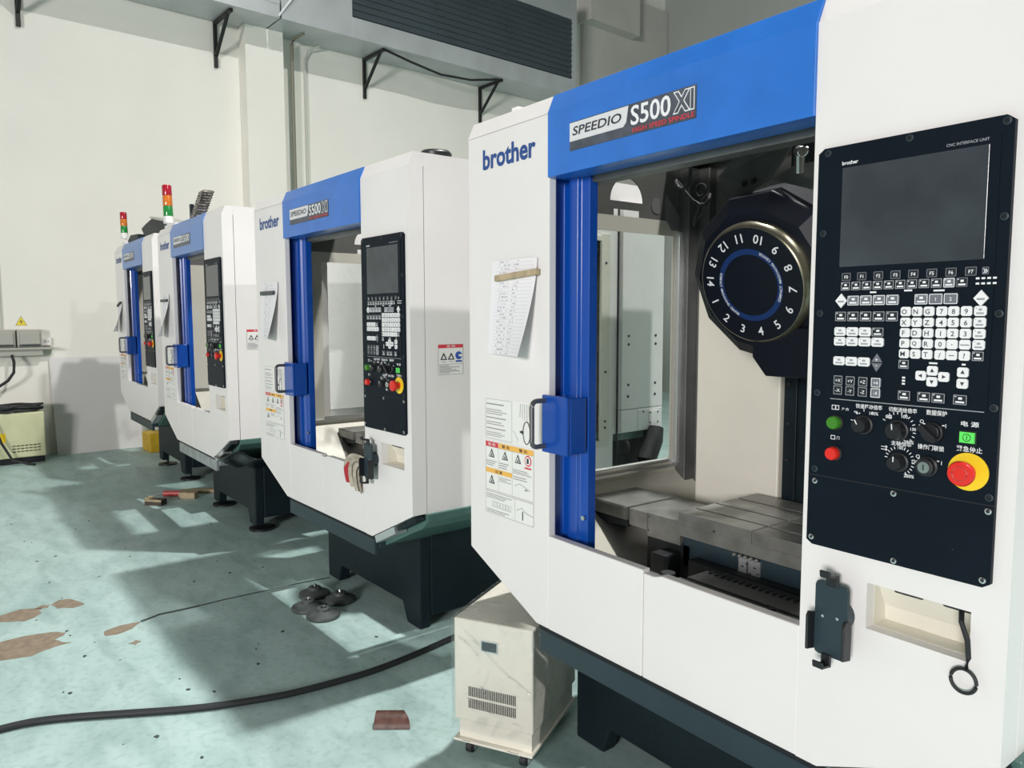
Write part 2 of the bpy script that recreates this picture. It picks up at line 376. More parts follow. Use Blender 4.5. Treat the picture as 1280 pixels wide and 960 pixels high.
    for z in (1.86, 1.33, 1.29, 1.10, 1.045):
        for y in (1.165, 1.355): b.cyl((W+.03, y, z), (1, 0, 0), .0065, .003, 10, 1)
    b.box(W+.001, W+.03, 1.123, 1.41, .875, .982, 0).box(W+.03, W+.032, 1.235, 1.40, .885, .975, 0).box(W+.032, W+.034, 1.31, 1.385, .90, .965, 0)
    for y, z in ((1.32, .957), (1.375, .957), (1.32, .908), (1.375, .908), (1.27, .965)): b.cyl((W+.034, y, z), (1, 0, 0), .0045, .002, 8, 1)
    b.box(W+.001, W+.006, 1.116, 1.123, .7, 1.93, 1)
    b.build('side_cabinet', ['white', 'ink'], root)
    MB().tube([(W+.02, 1.36, .875), (W+.035, 1.34, .82), (W+.05, 1.28, .74), (W+.05, 1.28, .55), (W+.03, 1.3, .3)], .05, 14).build('coolant_hose', 'rubber', root, smooth=True)
    # --- interior
    il = .10
    gy0, gy1, gz0, gz1 = .33, .87, .865, 1.725
    def liner(x0, x1, nm):
        b = MB().box(x0, x1, .09, gy0, .67, 1.78).box(x0, x1, gy1, 1.0, .67, 1.78).box(x0, x1, gy0, gy1, .67, gz0).box(x0, x1, gy0, gy1, gz1, 1.78)
        return b.build(nm, 'cream', root)
    l = liner(il-.006, il, 'left_liner'); liner(W-il, W-il+.006, 'right_liner')
    b = MB().box(il, il+.012, .12, .90, .838, .848).box(il, il+.02, .885, .90, .85, 1.74).box(il, il+.006, .33, .885, .857, .866)
    b.build('liner_rail', 'alu', l)
    MB().box(W-il, W-il+.006, .09, 1.0, 1.78, 2.01).build('upper_liner', 'liner_grey', root)
    arc_ = [(.62+.085*math.cos(math.radians(180-180*i/16)), 1.832+.085*math.sin(math.radians(180*i/16))) for i in range(17)]
    b = MB().box(il-.006, il, .09, .535, 1.78, 2.01).box(il-.006, il, .705, 1.0, 1.78, 2.01).box(il-.006, il, .535, .705, 1.804, 1.832)
    b.box(il-.006, il, .535, .553, 1.78, 1.804).box(il-.006, il, .687, .705, 1.78, 1.804).prism([(.535, 2.01)]+arc_+[(.705, 2.01)], 'x', il-.006, il)
    b.build('upper_liner', 'liner_grey', root)
    # post, back wall
    MB().box(il, il+.10, .955, .995, .67, 1.98).box(il, il+.05, .90, .955, .67, 1.98).build('corner_post', 'steel_dull', root, .004)
    MB().box(il, W-il, .995, 1.01, .67, 1.60).build('back_liner', 'cream', root)
    MB().box(il, W-il, .995, 1.01, 1.60, 2.01).build('upper_back_liner', 'liner_grey', root)
    if not roof_open: MB().box(il, W-il, .1, .45, 1.995, 2.01).box(il, W-il, .84, .99, 1.995, 2.01).box(W-il-.02, W-il, .45, .84, 1.995, 2.01).build('ceiling_liner', 'liner_grey', root)
    b = MB().box(oL-.05, oR+.2, .08, .13, 1.79, 1.87).box(oL-.1, oR+.2, .13, .2, 1.82, 1.99)
    b.build('door_track', 'steel_dull', root, .003)
    # chute and bed
    b = MB().add([(il, .20, .82), (il, .95, .82), (X(.40), .95, .60), (X(.40), .20, .60), (X(.66), .95, .54), (X(.66), .20, .54)], [(0, 3, 2, 1), (3, 5, 4, 2)])
    b.build('chip_chute', 'cream', root, solid=.004)
    b = MB().box(X(.62), X(1.2), .36, .8, .45, .70).box(X(.42), X(.60), .40, .60, .5, .73).box(X(.50), X(.56), .33, .40, .55, .70)
    b.build('machine_bed', 'dark', root, .006)
    if magazine:
        b = MB().box(X(.72), X(1.3), .13, .21, .695, .706).box(X(.74), X(1.3), .215, .30, .70, .711).box(X(.78), X(1.3), .30, .33, .62, .71, 1)
        for i in range(26): b.box(X(.76)+i*.02, X(.76)+i*.02+.008, .28, .30, .711, .716, 1)
        b.box(X(.74), X(1.3), .170, .173, .706, .709, 1).cyl((X(1.02), .19, .706), (0, 0, 1), .010, .012, 12, 1).cyl((X(.72), .16, .70), (0, 0, 1), .02, .03, 12, 1)
        b.build('chip_trough', ['steel_dull', 'dark'], root, .002)
    # table, way covers
    tx0, tx1 = X(.565), X(1.165)
    b = MB(); ys = [(.38, .452), (.462, .552), (.562, .66), (.672, .77)]
    xs_ = X(.825)
    for i, (a, c) in enumerate(ys):
        b.box(tx0, xs_-.001, a, c, .792, .83); b.box(xs_+.001, tx1, a, c, .792, .828)
    b.box(tx0, tx1, .38, .77, .757, .792); b.box(tx0+.004, tx1, .40, .75, .66, .757, 1)
    for i in range(5): b.cyl((X(.775)+i*.018, .379, .752), (0, -1, 0), .005, .01, 8, 0)
    b.cyl((X(.70), .3795, .80), (0, -1, 0), .004, .004, 8, 2)
    tb = b.build('work_table', ['steel', 'slate', 'ink'], root, .002)
    b = MB().box(X(.775), X(.845), .394, .399, .685, .742, 0)
    for i, (u, w_) in enumerate(((.785, .715), (.80, .725), (.81, .7), (.825, .72), (.835, .705))): b.box(X(u), X(u)+.008, .3925, .394, w_, w_+.004, 1)
    b.box(X(.803), X(.807), .3925, .394, .695, .735, 1).build('scale_plate', ['alu', 'ink'], tb)
    b = MB().box(X(.165), X(.350), .380, .615, .757, .802).box(X(.170), X(.346), .377, .380, .759, .798)
    b.prism([(X(.165), .757), (X(.350), .757), (X(.350), .735), (X(.24), .728)], 'y', .385, .615, 1)
    b.build('way_cover', ['steel', 'base'], root, .003)
    b = MB().box(X(.352), X(.43), .388, .62, .742, .797).box(X(.43), tx0-.002, .391, .62, .722, .797)
    for y, z in ((.3905, .785), (.3905, .742)): b.cyl((X(.436), y, z), (0, -1, 0), .003, .002, 8, 1)
    b.build('way_cover', ['steel', 'ink'], root, .002)
    # column and dark way
    MB().box(X(.283), X(.625), .80, .95, .67, 1.60).build('column_cover', 'cream', root, .006)
    b = MB().box(X(.627), X(.95), .82, .95, .5, 1.98).box(X(.66), X(.68), .81, .82, .62, 1.5).box(X(.70), X(.73), .80, .82, .62, 1.5)
    for z in (.95, 1.07, 1.2): b.cyl((X(.645), .819, z), (0, -1, 0), .007, .004, 10, 1)
    b.build('spindle_column', ['base', 'black'], root, .004)
    # interior lamp, hose, dim light spots painted as grey plates on the upper liner
    MB().tube([(il+.16, .42, 1.91), (il+.30, .50, 1.91)], .012, 12).build('work_lamp', 'print_white', root, smooth=True)
    pts = []
    b = MB().tube([(il+.30+.05*math.sin(t*1.3), .52+.12*t/6, 1.90-.10*t/6+.03*math.sin(t*2.1)) for t in [i*.4 for i in range(24)]], .006, 8)
    b.tube([(il+.33+.02*math.cos(a), .62, 1.83+.02*math.sin(a)) for a in [i*2*PI/14 for i in range(14)]], .004, 6, closed=True)
    b.build('air_hose', 'rubber', root, smooth=True)
    def cy(c, r, a0, a1, n=18): return [(c[0]+r*math.cos(math.radians(a0+(a1-a0)*i/n)), c[1]+r*math.sin(math.radians(a0+(a1-a0)*i/n))) for i in range(n+1)]
    b = MB()
    b.prism(cy((.775, 1.83), .03, 60, 300, 10), 'x', il+.0005, il+.003, 1); b.prism([(.82, 1.88), (.87, 1.83), (.90, 1.80), (.91, 1.75), (.86, 1.745), (.82, 1.79)], 'x', il+.0005, il+.003, 1)
    b.build('liner_light_spot', ['sticker', 'spot_grey'], root)
    # --- tool magazine
    if magazine:
        c = V((X(.752), .45, 1.508)); t = math.radians(16)
        n = V((0, -math.cos(t), -math.sin(t))); up = V((0, -math.sin(t), math.cos(t))); rt = V((1, 0, 0))
        MX = Matrix(((rt.x, up.x, n.x, c.x), (rt.y, up.y, n.y, c.y), (rt.z, up.z, n.z, c.z), (0, 0, 0, 1)))
        b = MB(); H = Matrix.Rotation(math.radians(11), 4, 'Z')
        b.lathe([(.215, -.32), (.252, -.29), (.252, -.07), (.205, -.035), (.17, -.035)], MX @ H, 11)
        b.prism([(-.035, -.258), (.13, -.258), (.13, -.12), (-.08, -.12), (-.08, -.205)], 'y', 0, .16)
        for i in range(len(b.v)-10, len(b.v)):
            v = b.v[i]; b.v[i] = V((c.x+.055+v.x, c.y+.05+v.y, c.z+v.z))
        mg = b.build('tool_magazine', 'mag', root, .004)
        b = MB().lathe([(.172, -.06), (.176, -.02), (.170, -.004), (.165, 0), (.163, .001)], MX, 64)
        b.build('magazine_rim', 'bronze', mg, smooth=True)
        b = MB().lathe([(.1625, -.03), (.1625, .002)], MX, 64, 0)
        b.lathe([(.104, .002), (.104, .0028)], MX, 56, 1); b.lathe([(.088, .0028), (.088, .0034)], MX, 56, 0)
        for i in range(14):
            a = math.radians(-84+(i-3)*360/14)          # figure 4 sits near the bottom
            L = MX @ Matrix.Translation(V((.134*math.cos(a), .134*math.sin(a), .0035))) @ Matrix.Rotation(a+PI/2, 4, 'Z')
            b.text(str(i+1), 0, 0, 0, .025, None, 2, .012, L)
        def arc(s, a0, a1, r):
            for i, ch in enumerate(s):
                if ch == ' ': continue
                a = math.radians(a0+(a1-a0)*i/(len(s)-1))
                L = MX @ Matrix.Translation(V((r*math.cos(a), r*math.sin(a), .0036))) @ Matrix.Rotation(a+PI/2, 4, 'Z')
                b.text(ch, 0, 0, 0, .0072, None, 2, .01, L)
        arc('COMPACT MACHINING CENTER', -28, 62, .098); arc('COMPACT MACHINING CENTER', 158, 238, .098)
        b.build('number_dial', ['mag', 'dial_blue', 'dial_text'], mg)
        b = MB()
        b.add([(c.x-.13, .52, 1.735), (c.x-.02, .50, 1.785), (c.x+.02, .50, 1.80), (c.x+.10, .50, 1.90), (c.x-.05, .50, 1.93), (c.x-.17, .52, 1.84)], [(0, 1, 2, 3, 4, 5)])
        b.add([(c.x+.03, .495, 1.80), (c.x+.17, .50, 1.75), (c.x+.24, .50, 1.80), (c.x+.24, .50, 1.83), (c.x+.10, .5, 1.83)], [(0, 1, 2, 3, 4)])
        b.build('magazine_guard', 'steel_dull', mg, solid=.006)
        b = MB()
        for px, pz in ((c.x-.06, 1.80), (c.x-.03, 1.805), (c.x+.17, 1.79)): MB().cyl((px, .494, pz), (0, -1, 0), .008, .004, 12).build('guard_bolt', 'black', mg)
        pass
        b = MB().cyl((c.x+.13, .47, 1.80), (.1, -.2, 1), .014, .05, 12).cyl((c.x+.135, .455, 1.855), (.6, -.6, -.2), .014, .045, 12).cyl((c.x+.14, .465, 1.85), (0, 0, 1), .018, .014, 6)
        b.build('air_fitting', 'chrome', mg, .002)
    # --- sliding door, parked open behind the left panel
    prof = [(.22, .052), (.372, .052), (.385, .075), (.418, .075), (.428, .055), (.462, .055), (.47, .066), (.497, .07), (.497, .10), (.49, .10), (.49, .078), (.466, .076), (.456, .064), (.432, .064), (.424, .084), (.38, .084), (.366, .062), (.22, .062)]
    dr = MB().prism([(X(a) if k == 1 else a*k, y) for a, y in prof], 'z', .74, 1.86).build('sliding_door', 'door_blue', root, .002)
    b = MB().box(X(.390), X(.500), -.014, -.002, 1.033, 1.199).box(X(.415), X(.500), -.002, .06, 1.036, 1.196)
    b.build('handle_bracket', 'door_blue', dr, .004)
    hx = X(.404); za, zb_, yo, r = 1.052, 1.183, -.062, .016
    arc4 = (0, .4, .8, 1.2, PI/2)
    path = [(hx, -.01, zb_)]+[(hx+.002, yo+r-r*math.sin(a), zb_-r+r*math.cos(a)) for a in arc4]+[(hx+.002, yo+r-r*math.cos(a), za+r-r*math.sin(a)) for a in arc4]+[(hx, -.01, za)]
    MB().tube(path, .0072, 12).build('door_handle', 'handle', dr, smooth=True)
    MB().cyl((X(.485), .066, .845), (0, -1, 0), .007, .006, 12).build('door_screw', 'chrome', dr)
    # --- base and trays
    bx0, bx1 = X(.229), X(1.19)
    b = MB().prism([(bx0, 0), (bx0+.13*k, 0), (bx0+.16*k, .09), (bx1-.16*k, .09), (bx1-.12*k, .0), (bx1, 0), (bx1, .47), (bx0, .47)], 'y', .272, .33)
    b.box(bx0, bx1, .33, 1.5, .05, .47).box(bx0+.01, bx0+.14, 1.3, 1.5, 0, .05).box(bx1-.14, bx1-.01, 1.3, 1.5, 0, .05)
    b.build('machine_base', 'base', root, .008)
    b = MB().box(cL+.004, cR-.004, .012, .032, .418, .487).box(cL, cR, .30, 1.45, .475, .49).box(cL, cL+.03, .032, .30, .448, .486).box(cR-.03, cR, .032, .30, .448, .486)
    b.build('front_rail', 'slate', root, .004)
    MB().box(cL, cR, .014, .03, .487, .504).build('rail_gap', 'dark', root)
    tray = [(cR+.004, .455), (cR+.004, .488), (W-.01, .645), (W-.005, .657), (W+.012, .657), (W+.012, .628), (W-.03, .59)]
    MB().prism(tray, 'y', .06, 1.09).build('drip_tray', 'green_slate', root, .003)
    MB().box(.03, W-.02, 1.10, 1.40, .48, .83).build('coolant_tank', 'dark', root)
    MB().box(.01, W-.004, 1.097, 1.405, .833, .866).build('rear_tray', 'green_slate', root, .003)
    mtray = [(W-x, z) for x, z in tray]
    MB().prism(mtray, 'y', .06, 1.09).build('drip_tray', 'green_slate', root, .003)
    def along(x0, z0, x1, z1, t, m, nm, y0=-.004, y1=.06):
        dx, dz = x1-x0, z1-z0; L = math.hypot(dx, dz); nx, nz = dz/L*t, -dx/L*t
        return MB().prism([(x0, z0), (x1, z1), (x1+nx, z1+nz), (x0+nx, z0+nz)], 'y', y0, y1).build(nm, m, root, .002)
    s = (ZC-ZB)/(W-cR)
    along(cR+.02, ZB-.004+.02*s, cR+.55*(W-cR), ZB-.004+.55*(ZC-ZB), .03, 'alu', 'tray_strip', .0, .055)
    along(cR+.57*(W-cR), ZB-.004+.57*(ZC-ZB), W-.002, ZC-.004, .02, 'base', 'tray_clip', .01, .05)
    # --- stickers
    b = MB(); y1, y2, y3 = -.0008, -.0014, -.002
    def bars(x0, x1, z0, z1, n, mi, fill=.55):
        h = (z1-z0)/n
        for i in range(n):
            e = x0+(x1-x0)*random.uniform(.62, 1); b.rect(X(x0), X(e), y3, z0+i*h, z0+i*h+h*fill*.6, mi)
    def warn(x, z, h):
        b.tri((X(x-h*.55), y3, z), (X(x+h*.55), y3, z), (X(x), y3, z+h), 1); b.tri((X(x-h*.34), y3-.0004, z+h*.12), (X(x+h*.34), y3-.0004, z+h*.12), (X(x), y3-.0004, z+h*.72), 5)
        b.tri((X(x-h*.14), y3-.0008, z+h*.16), (X(x+h*.2), y3-.0008, z+h*.16), (X(x+h*.02), y3-.0008, z+h*.52), 1)
    b.rect(X(.091), X(.338), y1, 1.033, 1.166, 0); b.frame(X(.093), X(.232), y2, 1.036, 1.163, .0012, 4)
    for zz0, zz1, nn in ((1.145, 1.152, 1), (1.115, 1.135, 3), (1.102, 1.108, 1), (1.082, 1.096, 2), (1.068, 1.074, 1), (1.045, 1.062, 3)): bars(.098, .222, zz0, zz1, nn, 4, .9 if nn == 1 else .55)
    ring = [(X(.305+.017*math.cos(a)), y3, 1.075+.034*math.sin(a)) for a in [i*2*PI/20 for i in range(20)]]; b.tube(ring, .0014, 5, 1, True)
    b.tri((X(.282), y3, 1.083), (X(.282), y3, 1.067), (X(.292), y3, 1.075), 1); b.rect(X(.272), X(.283), y3, 1.072, 1.078, 1)
    for i in range(6): b.tube([(X(.275+.01*i), y3, 1.16), (X(.272+.012*i), y3, 1.12-.004*i)], .0007, 4, 4)
    b.tube([(X(.24), y3, 1.075), (X(.262), y3, 1.05), (X(.256), y3, 1.04)], .0006, 4, 4)
    b.rect(X(.092), X(.338), y1, .872, 1.028, 0)
    b.rect(X(.092), X(.16), y2, 1.010, 1.026, 2); b.rect(X(.162), X(.338), y2, 1.010, 1.026, 3)
    for xx, s_ in ((.126, 0), (.20, 1), (.288, 1)): b.text('危 险' if s_ == 0 else '警 告', X(xx), y3, 1.018, .010, X(.04), 0 if s_ == 0 else 1, .01)
    warn(.125, .977, .028); warn(.196, .977, .028); warn(.262, .977, .028)
    b.lathe([(.0165, 0), (.0165, .0003)], Matrix.Translation(V((X(.311), y2, .991))) @ Matrix.Rotation(PI/2, 4, 'X'), 20, 2); b.lathe([(.0125, 0), (.0125, .0003)], Matrix.Translation(V((X(.311), y3, .991))) @ Matrix.Rotation(PI/2, 4, 'X'), 20, 0)
    b.rect(X(.306), X(.316), y3-.0006, .983, .999, 1); b.rect(X(.295), X(.327), y3, .966, .971, 2)
    bars(.096, .155, .950, .970, 3, 4); bars(.165, .225, .948, .970, 3, 4); bars(.236, .33, .944, .960, 3, 4)
    b.rect(X(.092), X(.232), y2, .926, .941, 3); b.text('注 意', X(.162), y3, .9335, .010, X(.04), 1, .01)
    warn(.125, .892, .028); bars(.165, .228, .906, .922, 3, 4); bars(.238, .332, .926, .940, 2, 4)
    b.tube([(X(.245), y3, .905), (X(.27), y3, .915), (X(.30), y3, .908), (X(.32), y3, .90)], .0007, 4, 4); b.rect(X(.296), X(.308), y3, .898, .903, 4)
    for xx in (.16, .232): b.rect(X(xx), X(xx+.001), y2, .872, 1.01, 4)
    b.frame(X(.092), X(.338), y2, .870, 1.010, .001, 4)
    b.rect(X(.092), X(.338), y1, .795, .866, 0); b.frame(X(.092), X(.338), y2, .795, .866, .0012, 4); b.rect(X(.246), X(.247), y2, .795, .866, 4)
    bars(.097, .24, .845, .862, 3, 4)
    for i in range(7): b.frame(X(.125+.015*i), X(.137+.015*i), y3, .818, .836, .0008, 4)
    bars(.097, .24, .800, .812, 2, 4); b.tube([(X(.255), y3, .83), (X(.28), y3, .842), (X(.30), y3, .83), (X(.335), y3, .825)], .0007, 4, 4); b.rect(X(.283), X(.287), y3, .805, .832, 1)
    if full: b.build('warning_sticker', ['sticker', 'ink', 'red_print', 'orange_print', 'ink_grey', 'sticker'], root)
    else: b.build('warning_sticker', ['sticker', 'ink', 'red_print', 'orange_print', 'ink_grey', 'sticker'], root)
    # sticker on the right side (built flat, then turned onto the side)
    b = MB(); y1, y2, y3 = -.0008, -.0014, -.002; kk = k; k_ = k
    def X1(x): return x
    b.rect(0, .117, y1, 0, .118, 0); b.frame(0, .117, y2, 0, .118, .001, 1); b.rect(0, .117, y2, .104, .118, 2); b.text('危 险', .06, y3, .111, .009, .04, 0, .01)
    for x in (.025, .06):
        b.tri((x-.016, y3, .058), (x+.016, y3, .058), (x, y3, .087), 1); b.tri((x-.008, y3-.0004, .062), (x+.008, y3-.0004, .062), (x, y3-.0004, .076), 0)
        b.rect(x-.01, x+.01, y3, .050, .052, 4)
    b.lathe([(.016, 0), (.016, .0003)], Matrix.Translation(V((.096, y2, .074))) @ Matrix.Rotation(PI/2, 4, 'X'), 18, 3); b.rect(.081, .111, y3, .048, .055, 3); b.rect(.096, .112, y3-.0004, .070, .078, 0)
    b.rect(0, .117, y2, .040, .041, 1)
    for i, e in enumerate((.055, .10, .085, .06, .10, .05)): b.rect(.005, e, y3, .006+i*.0055, .0085+i*.0055, 4)
    b.warp(lambda v: (W-v.y, .123+v.x, 1.196+v.z)); b.build('side_sticker', ['sticker', 'ink', 'red_print', 'blue_print', 'ink_grey'], root)
    # --- control panel
    cp = MB().prism([(X(1.240), .967), (X(1.551), .967), (X(1.563), .975), (X(1.563), 1.730), (X(1.551), 1.739), (X(1.240), 1.739), (X(1.228), 1.730), (X(1.228), .975)], 'y', -.010, 0)
    cp.box(X(1.262), X(1.545), -.0115, -.010, 1.262, 1.712); cp.box(X(1.228), X(1.563), -.0104, -.010, 1.1065, 1.1085, 1)
    cp.rect(X(1.270), X(1.541), -.0121, 1.2612, 1.2626, 2)
    cp.text('brother', X(1.293), -.0121, 1.7055, .007, X(.031), 3, .02); cp.text('CNC INTERFACE UNIT', X(1.495), -.0121, 1.7055, .0048, X(.066), 2, .01)
    def lab(s_, x, z, h, w=None): cp.text(s_, X(x), -.0108, z, h, X(w) if w else None, 3, .012)
    lab('快速移动倍率', 1.346, 1.2525, .0088, .050); lab('切削进给倍率', 1.408, 1.2525, .0088, .050); lab('数据保护', 1.466, 1.2530, .0095, .034)
    lab('主轴倍率', 1.408, 1.1915, .0085, .036); lab('操作门联锁', 1.459, 1.1915, .0095, .044); lab('电 源', 1.520, 1.2395, .009, .028); lab('紧急停止', 1.521, 1.197, .010, .04)
    lab('100%', 1.356, 1.241, .006); lab('100', 1.412, 1.241, .006); lab('200%', 1.421, 1.196, .006); lab('150', 1.428, 1.220, .0055); lab('200%', 1.424, 1.135, .006); lab('150', 1.433, 1.163, .0055); lab('100', 1.407, 1.184, .0055)
    lab('O', 1.442, 1.236, .0065); lab('I', 1.482, 1.232, .0065); lab('O', 1.438, 1.173, .0065); lab('I', 1.478, 1.167, .0065)
    cp.frame(X(1.273), X(1.288), -.0108, 1.241, 1.250, .0012, 3); cp.rect(X(1.280), X(1.282), -.0108, 1.2425, 1.2485, 3); lab('户 内', 1.300, 1.244, .006)
    cp.frame(X(1.273), X(1.282), -.0108, 1.183, 1.191, .0012, 3); lab('门', 1.288, 1.187, .006)
    lab('∿', 1.324, 1.240, .005, .012); lab('≋', 1.384, 1.238, .007, .011); lab('⇉', 1.378, 1.180, .01, .012)
    for cx, cz, n_, r_, a0, a1 in ((1.401, 1.217, 15, .027, 150, -50), (1.406, 1.160, 17, .022, 170, -60), (1.340, 1.220, 4, .023, 170, 60)):
        for i in range(n_):
            a = math.radians(a0+(a1-a0)*i/(n_-1)); c_, s_ = math.cos(a), math.sin(a); w_ = .0007
            cp.add([(X(cx)+(r_*c_-w_*s_), -.0108, cz+r_*s_+w_*c_), (X(cx)+(r_*c_+w_*s_), -.0108, cz+r_*s_-w_*c_), (X(cx)+((r_+.005)*c_+w_*s_), -.0108, cz+(r_+.005)*s_-w_*c_), (X(cx)+((r_+.005)*c_-w_*s_), -.0108, cz+(r_+.005)*s_+w_*c_)], [(0, 1, 2, 3)], 3)
    for cx, cz in ((1.462, 1.222), (1.456, 1.159)):
        for a in (140, 40):
            c_, s_ = math.cos(math.radians(a)), math.sin(math.radians(a)); cp.rect(X(cx)+.021*c_-.002, X(cx)+.021*c_+.002, -.0108, cz+.016*s_-.001, cz+.016*s_+.001, 3)
    cp.rect(X(1.502), X(1.503), -.0106, 1.02, 1.0206, 2)
    P = cp.build('control_panel', ['panel', 'dark', 'print_grey', 'print_white'], root, .0015)
    b = MB().box(X(1.279), X(1.529), -.0128, -.0112, 1.513, 1.697); b.build('display_screen', 'screen', P, .001)
    for x, z in ((1.248, 1.729), (1.400, 1.730), (1.552, 1.729), (1.243, 1.579), (1.555, 1.579), (1.242, 1.426), (1.555, 1.424), (1.242, 1.271), (1.555, 1.270), (1.242, 1.120), (1.555, 1.121)):
        MB().lathe([(.0065, 0), (.0065, .0015), (.0042, .002), (.0035, .0004)], Matrix.Translation(V((X(x), -.010, z))) @ Matrix.Rotation(PI/2, 4, 'X'), 14, 0, [1, 1, 0, 0]).build('socket_screw', ['black', 'slate'], P)
    for x, z in ((1.244, 1.096), (1.399, 1.099), (1.555, 1.098), (1.240, .982), (1.404, .975), (1.552, .980)):
        MB().lathe([(.006, 0), (.0055, .003), (.003, .0036), (.0025, .001)], Matrix.Translation(V((X(x), -.010, z))) @ Matrix.Rotation(PI/2, 4, 'X'), 14, 0, [0, 0, 1, 1]).build('cap_screw', ['chrome', 'ink'], P)
    def key(x, z, w, h, style, txt=None, tri_=None, glyph=True, size=None):
        # style: w white, b black outlined, g grey outlined, f faint outline
        b = MB(); w *= .5*k; h *= .5; cx = X(x); y0 = -.0115; y1 = -.0145; c_ = .0025; 
        b.prism([(cx-w+c_, z-h), (cx+w-c_, z-h), (cx+w, z-h+c_), (cx+w, z+h-c_), (cx+w-c_, z+h), (cx-w+c_, z+h), (cx-w, z+h-c_), (cx-w, z-h+c_)], 'y', y1, y0, 0)
        yy = y1-.0004
        if style in 'bgf': b.frame(cx-w+.0006, cx+w-.0006, yy, z-h+.0006, z+h-.0006, .0011, 1)
        if txt:
            sc = size or .0085
            b.text(txt, cx-(w*.25 if len(txt) == 1 and style == 'w' and txt.isalpha() else 0), yy, z-.0005, sc, None, 2, .012)
        elif tri_:
            s_ = .0042; dx, dz = tri_; a = math.atan2(dz, dx)
            b.tri(*[(cx+s_*math.cos(a+t), yy, z+s_*math.sin(a+t)) for t in (0, 2.2, -2.2)], 2)
        elif glyph:
            b.rect(cx-w*.62, cx+w*.62, yy, z-h*.62, z-h*.28, 2 if style != 'w' else 3); b.rect(cx-w*.25, cx+w*.3, yy, z+h*.05, z+h*.5, 2 if style != 'w' else 3); b.rect(cx-w*.75, cx-w*.55, yy, z+h*.5, z+h*.7, 2 if style != 'w' else 3)
        mats = {'w': ['key_white', 'key_white', 'ink', 'print_grey'], 'b': ['key_black', 'print_grey', 'print_white', 'print_grey'], 'g': ['key_grey', 'print_white', 'print_white', 'print_grey'], 'f': ['key_black', 'key_grey', 'print_white', 'print_grey']}[style]
        b.build('key', mats, P)
    XF = (1.295, 1.325, 1.356, 1.387, 1.418, 1.449, 1.480, 1.511)
    for i, x in enumerate(XF): key(x, 1.494, .0185, .0155, 'f', 'F%d' % i, size=.006)
    key(1.533, 1.494, .011, .013, 'f', '»', size=.007)
    for i in range(11): key(1.294+.0204*i, 1.4765, .0185, .0165, 'f' if i == 10 else ('g' if i == 9 else 'b'))
    for i in range(4): key(1.310+.0244*i, 1.4495, .0225, .0185, 'g')
    for i, t_ in enumerate((None, '1', '2')): key(1.433+.0242*i, 1.4495, .0225, .0185, 'g', t_, size=.006)
    for i in range(5): key(1.2865+.0243*i, 1.420, .0222, .0185, 'b')
    KX = (1.4075, 1.427, 1.447, 1.468, 1.487, 1.507, 1.528); KZ = (1.4285, 1.4095, 1.391, 1.3725, 1.354)
    KT = ['ONG789', 'XYZ456', 'FDH123', 'PQR0.—', 'MST/_?']
    for r_, row in enumerate(KT):
        for c_, t_ in enumerate(row+'*'):
            if t_ == '*': key(KX[c_], KZ[r_], .0185, .0165, 'b' if r_ == 4 else 'w')
            else: key(KX[c_], KZ[r_], .0172, .0162, 'w', t_, size={'.': .002, '—': .0012, '_': .0012}.get(t_, .0085))
    for r_, z in enumerate((1.3915, 1.373)):
        for i in range(4): key(1.286+.0243*i, z, .0222, .0165, 'b' if (r_ == 0 and i == 3) else 'w')
    for i in range(3): key(1.286+.0243*i, 1.3358, .0222, .0165, 'w')
    for i, t_ in enumerate('XYZ4'):
        for s_, z in (('+', 1.2988), ('-', 1.2798)): key(1.286+.0243*i, z, .0182, .0180, 'g' if t_ == '4' else 'b', s_+t_, size=.006)
    key(1.408, 1.335, .0185, .0165, 'b')
    for x, z, d_ in ((1.457, 1.326, (0, 1)), (1.438, 1.3165, (-1, 0)), (1.476, 1.3165, (1, 0)), (1.457, 1.307, (0, -1)), (1.506, 1.326, (0, 1)), (1.506, 1.307, (0, -1))): key(x, z, .0175, .0165, 'w', tri_=d_)
    for x in (1.411, 1.445, 1.469, 1.504): key(x, 1.2795, .0222, .0175, 'b')
    for x, z in ((1.286, 1.4495), (1.528, 1.4495)):
        b = MB().prism([(X(x)-.0115, z), (X(x), z-.0135), (X(x)+.0115, z), (X(x), z+.0135)], 'y', -.0145, -.0115); b.rect(X(x)-.006, X(x)+.006, -.0149, z-.003, z, 1); b.build('key', ['key_white', 'ink_grey'], P)
    for z, d_, s_ in ((1.343, 1, '+'), (1.328, -1, '-')):
        b = MB().prism([(X(1.359)-.010, z-d_*.0065), (X(1.359)+.010, z-d_*.0065), (X(1.359), z+d_*.009)], 'y', -.0145, -.0115); b.text(s_, X(1.359), -.0149, z-d_*.002, .005 if s_ == '+' else .0012, None, 1, .012)
        b.build('key', ['key_grey', 'print_white'], P)
    b = MB()
    for i, (x, z) in enumerate([(1.518+.0085*j, 1.482) for j in range(4)]+[(1.518+.0085*j, 1.4735) for j in range(4)]+[(1.405, 1.300+.0055*j) for j in range(3)]): b.rect(X(x), X(x)+.0055, -.0119, z-.0016, z+.0016)
    b.rect(X(1.340), X(1.352), -.0119, 1.4625, 1.4655); b.rect(X(1.402), X(1.416), -.0119, 1.4640, 1.4670); b.rect(X(1.452), X(1.470), -.0119, 1.4625, 1.4655); b.rect(X(1.45), X(1.464), -.0119, 1.3375, 1.3405); b.rect(X(1.503), X(1.509), -.0119, 1.3375, 1.3405)
    b.build('panel_legend', 'print_white', P)
    RX = Matrix.Rotation(PI/2, 4, 'X')
    def at(x, z): return Matrix.Translation(V((X(x), -.010, z))) @ RX
    def button(x, z, m):
        MB().lathe([(.0155, 0), (.0155, .004), (.0135, .006), (.0125, .006), (.0125, .016), (.011, .0185)], at(x, z), 28, 0, [1, 1, 1, 0, 0, 0]).build('push_button', [m, 'black'], P, smooth=True)
